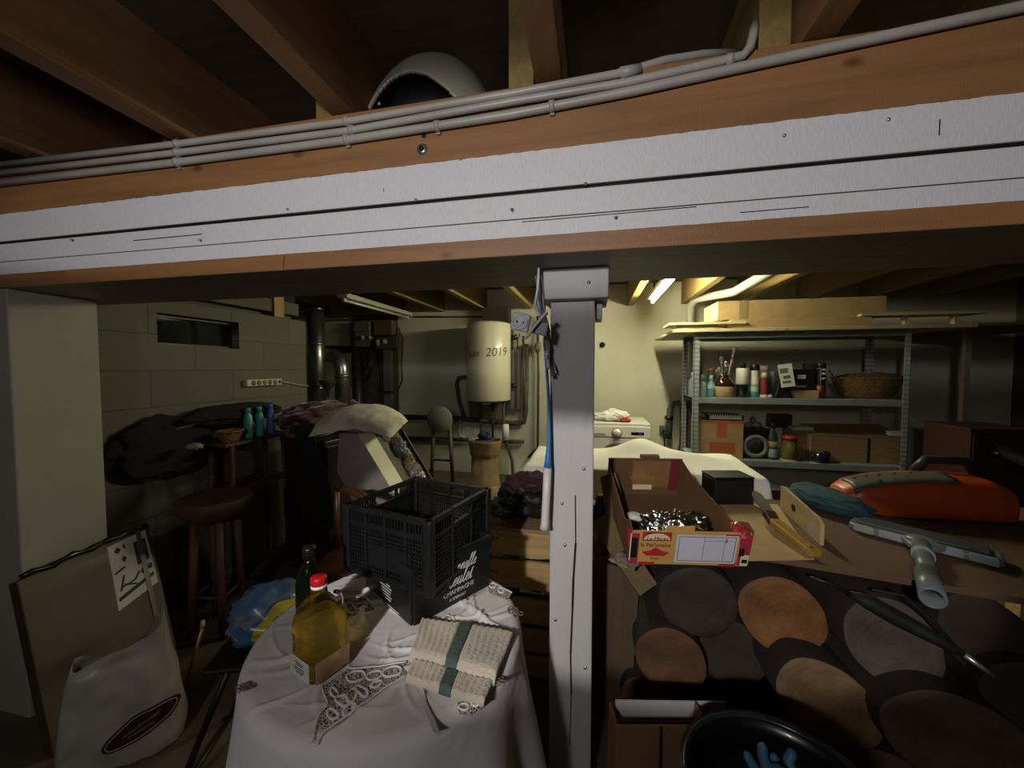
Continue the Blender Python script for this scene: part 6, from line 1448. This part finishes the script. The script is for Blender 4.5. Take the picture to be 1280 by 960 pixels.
# ---- planks leaning right behind the post
def plank(P, th, m_, label, name='plank', cat='plank'):
    P = [Vector(p) for p in P]; nn = (P[1]-P[0]).cross(P[3]-P[0]).normalized()*th
    if nn.dot(FW) < 0: nn = -nn
    return MB().add(P+[p+nn for p in P], [(0, 1, 2, 3), (7, 6, 5, 4), (0, 4, 5, 1), (1, 5, 6, 2), (2, 6, 7, 3), (3, 7, 4, 0)]).build(name, m_, label=label, cat=cat, bevel=.002)
OLV = wood_mat('olive_plank', '#5b4a2c', '#6c5936', 'Z', 3, .75)
plank([at(752, 596, d=1.68), at(770, 590, d=1.70), at(798, 690, d=1.60), at(770, 700, d=1.58)], .02, OLV, 'olive brown plank leaning between the post and fruit box')
plank([at(738, 655, d=1.62), at(760, 640, d=1.64), at(822, 730, d=1.52), at(800, 745, d=1.5)], .02, OLV, 'lower plank sloping down to the logs right of the post')
PLK2 = wood_mat('dim_plank', '#4a3a26', '#584630', 'Z', 3, .8)
plank([at(735, 700, d=1.60), at(800, 715, d=1.57), at(788, 900, d=1.60), at(735, 900, d=1.62)], .02, PLK2, 'broad dim upright board right of the post beside the logs', 'board', 'board')
lg = at(750, 684, Y=1.66)
MB().blob((lg.x, 1.69, lg.z), (.05, .07, .045), .1, 2, 4, 3).build('wood_offcut', mat('chestnut', '#4a2a16', '#5b371f', scale=9, rough=.5), label='rounded reddish brown piece of wood close right of the post', cat='wood')
p = at(752, 650, d=1.75)  # added black shape that stands in for a dark hole
MB().blob(p, (.05, .05, .11), .25, 2.5, 14, 3).build('hole_shade', BBG, label='dark filler for the shaded hole between the post and the olive plank', cat='bundle')
cf = [at(790, 715, d=1.42), at(760, 700, d=1.46), at(775, 690, d=1.5), at(806, 700, d=1.44)]
MB().grid(lambda u, v: (cf[0]*(1-u)+cf[1]*u)*(1-v)+(cf[3]*(1-u)+cf[2]*u)*v+Vector((0, 0, .012*noise.noise(Vector((u*5, v*5, 2))))), 14, 10).build('clear_wrap', mat('clear_wrap', '#8a7f70', '#6a5c4c', scale=20, rough=.12, coat=.6), solid=.002, label='crumpled clear wrapping under the left corner of the fruit box', cat='wrapping')

# ================================================================== FRONT RIGHT: CARTON AND TUB
a, b_ = at(770, 907, d=1.02), at(868, 916, d=1.02)
cz_ = a.z; cxd = Vector((b_.x-a.x, b_.y-a.y, 0)); CW = cxd.length+.04
crt = thing('open_carton', 'open brown cardboard carton with white flap in front of the logs', 'cardboard box', (a.x, a.y, 0), math.atan2(cxd.y, cxd.x))
CIN = mat('carton_inner_white', '#a8a3a3', rough=.8)
MB().lohi((0, 0, .002), (CW, .006, cz_)).build('front_panel', CARDD, crt, bevel=.002)
MB().lohi((0, .006, .002), (.006, .075, cz_)).build('side_panel', CARDD, crt, bevel=.002); MB().lohi((CW-.006, .006, .002), (CW, .075, cz_)).build('side_panel', CARDD, crt, bevel=.002)
MB().lohi((0, .075, .002), (CW, .081, cz_-.06)).build('back_panel', CARDD, crt); MB().lohi((.006, .006, .002), (CW-.006, .075, .008)).build('base', CARDD, crt)
MB().lohi((.116, -.0012, .1), (.124, .0, cz_-.002)).build('seam', mat('dark_gap', '#15110d'), crt)
fa = wmat(crt).inverted() @ at(782, 878, d=1.1); fbp = wmat(crt).inverted() @ at(915, 895, d=1.1)
vs = [Vector((.02, .084, cz_-.06)), Vector((CW+.09, .084, cz_-.06)), Vector((CW+.09, .086, cz_-.012)), Vector((.022, .086, fa.z))]
MB().add(vs+[v+Vector((0, .004, 0)) for v in vs], [(0, 1, 2, 3), (7, 6, 5, 4), (0, 4, 5, 1), (1, 5, 6, 2), (2, 6, 7, 3), (3, 7, 4, 0)]).build('white_flap', CIN, crt, label='white inner flap standing up')
iv = [Vector((.006, .007, cz_-.004)), Vector((CW-.006, .007, cz_-.004)), Vector((CW-.006, .022, cz_-.02)), Vector((.006, .018, cz_-.012))]
MB().add(iv+[v-Vector((0, 0, .004)) for v in iv], [(0, 1, 2, 3), (7, 6, 5, 4), (0, 4, 5, 1), (1, 5, 6, 2), (2, 6, 7, 3), (3, 7, 4, 0)]).build('folded_flap', CARDD, crt)
TZb = .575; tcn = at(985, 1000, z=TZb); 
tub = thing('black_tub', 'round black plastic tub in front of the logs', 'tub', (tcn.x, tcn.y, 0))
rT = .19
MB().lathe([(0, .003), (rT*.78, .003), (rT*.80, .012), (rT*.97, TZb-.02), (rT, TZb-.015), (rT+.012, TZb-.012), (rT+.012, TZb), (rT-.004, TZb), (rT*.95, TZb-.03), (rT*.90, TZb-.14), (0, TZb-.15)], seg=64).build('body', mat('tub_black', '#0c0d0e', rough=.3, coat=.2), tub)
mb = MB().lathe([(rT-.006, TZb), (rT+.012, TZb), (rT+.012, TZb+.007), (rT-.006, TZb+.007)], seg=64, ring=True); mb.build('rim', mat('tub_rim', '#1d1f22', rough=.22), tub)
# blue rubber glove lying in the tub, fingers up
GLV = mat('blue_rubber', '#4a7795', '#3f6b88', scale=9, rough=.5)
gv = at(975, 962, d=.86); glv = MB()
palm = at(972, 985, d=.88); 
palm.z = TZb-.085
glv.blob(palm, (.045, .03, .05), .08, 2, 3, 3, flat=-.05)
for (bx_, by_, tx_, ty_, dd, r_) in ((952, 975, 934, 944, .87, .0095), (962, 970, 953, 933, .88, .0105), (975, 972, 968, 946, .89, .010), (990, 972, 990, 941, .89, .0115)):
    p0 = at(bx_, by_, d=dd); p2 = at(tx_, ty_, d=dd+.02); p1 = (p0+p2)/2+FW*.012
    glv.tube([palm+(p0-palm)*.3, p0, p1, p2, p2+(p2-p1).normalized()*r_*.7], [r_*1.25, r_*1.2, r_*1.1, r_, r_*.45], 12)
glv.build('rubber_glove', GLV, label='blue rubber glove with fingers up lying in the black tub', cat='glove')
# ================================================================== LIGHT
def spot(name, loc, az, el, energy, ha, va, blend, color=(1, 1, 1), size=.04):
    """a spot cone turned to az (from +Y, to the right) and el (down), with half angles ha by va"""
    ld = bpy.data.lights.new(name, 'SPOT'); ld.energy = energy; ld.spot_size = 2*R(ha); ld.spot_blend = blend; ld.color = color; ld.shadow_soft_size = size
    o = bpy.data.objects.new(name, ld); COL.objects.link(o); o.location = loc
    o.rotation_euler = (R(90-el), 0, R(-az)); o.scale = (1, math.tan(R(va))/math.tan(R(ha)), 1)
    return o
def point_light(name, loc, energy, color, size):
    ld = bpy.data.lights.new(name, 'POINT'); ld.energy = energy; ld.color = color; ld.shadow_soft_size = size
    o = bpy.data.objects.new(name, ld); COL.objects.link(o); o.location = loc
# light behind the viewer, shaped as two split cones and an added fill
LP = Vector((-.45, -1.15, 1.92))
spot('lamp_upper', LP, 8, -2, 78, 58, 9.5, .3, (1, .965, .95))
spot('lamp_lower', LP, 8, 23.2, 150, 24, 8.8, .10, (1, .96, .92))
point_light('lamp_fill', LP+Vector((0, 0, -.05)), 37, (.965, .97, 1), .1)
# added unseen fill light under the joists beyond the beam
point_light('cellar_fill', (-.95, 2.9, 2.19), 5, (1, .97, .78), .12)
w = bpy.data.worlds.new('world'); SC.world = w; w.use_nodes = True
w.node_tree.nodes['Background'].inputs['Color'].default_value = (.7, .72, .8, 1); w.node_tree.nodes['Background'].inputs['Strength'].default_value = .02
vs_ = SC.view_settings; vs_.view_transform = 'Standard'; vs_.look = 'None'; vs_.gamma = 1; vs_.use_curve_mapping = False; vs_.exposure = 0

# finer pieces go one level deeper, under the part they sit on
def nest(root, child, par):
    for o in [x for x in bpy.data.objects if x.parent is None and x.name.split('.')[0] == root]:
        P = [c for c in o.children if c.name.split('.')[0] == par]
        if not P: continue
        for c in [c for c in o.children if c.name.split('.')[0] in child]: c.parent = P[0]
for a_ in (('washing_machine', ['knob_ring'], 'knob'), ('washing_machine', ['display_digits'], 'display'), ('washing_machine', ['drawer_grip'], 'detergent_drawer'), ('washing_machine', ['door_glass'], 'door_ring'),
           ('oil_bottle', ['cap_ring'], 'cap'), ('oil_bottle', ['label_lines'], 'side_label'), ('carrier_bag', ['emblem_ring', 'emblem_lettering'], 'emblem'),
           ('fruit_box', ['front_tab', 'corner_print', 'corner_edge', 'emblem_panel', 'red_mark', 'red_foot', 'emblem_dome', 'emblem_bowl', 'paper_slip'], 'front_panel'), ('fruit_box', ['back_print', 'back_stripe', 'back_slip', 'back_tab'], 'back_panel'),
           ('bottle', ['label_band', 'colour_band'], 'body'), ('spray_can', ['label_band', 'colour_band', 'white_marks'], 'body'), ('glass_jar', ['colour_band'], 'body'), ('hanging_socket', ['pin_hole', 'socket_ring'], 'cover'),
           ('power_tool', ['grille_slots'], 'grille_panel'), ('toy_keyboard', ['black_keys'], 'white_keys'), ('loudspeaker', ['cone'], 'ring'), ('wooden_cabinet', ['knob'], 'door'), ('meter_board', ['dial'], 'meter_box'),
           ('knife', ['hang_hole'], 'handle'), ('cardboard_tray', ['hand_hole', 'grey_print'], 'side_panel'), ('burgundy_jacket', ['cuff'], 'sleeve'), ('leaning_card', ['printing'], 'sheet'), ('helmet', ['snap_stud'], 'liner'), ('large_carton', ['white_label'], 'lid_flap')): nest(*a_)
bpy.context.view_layer.update()
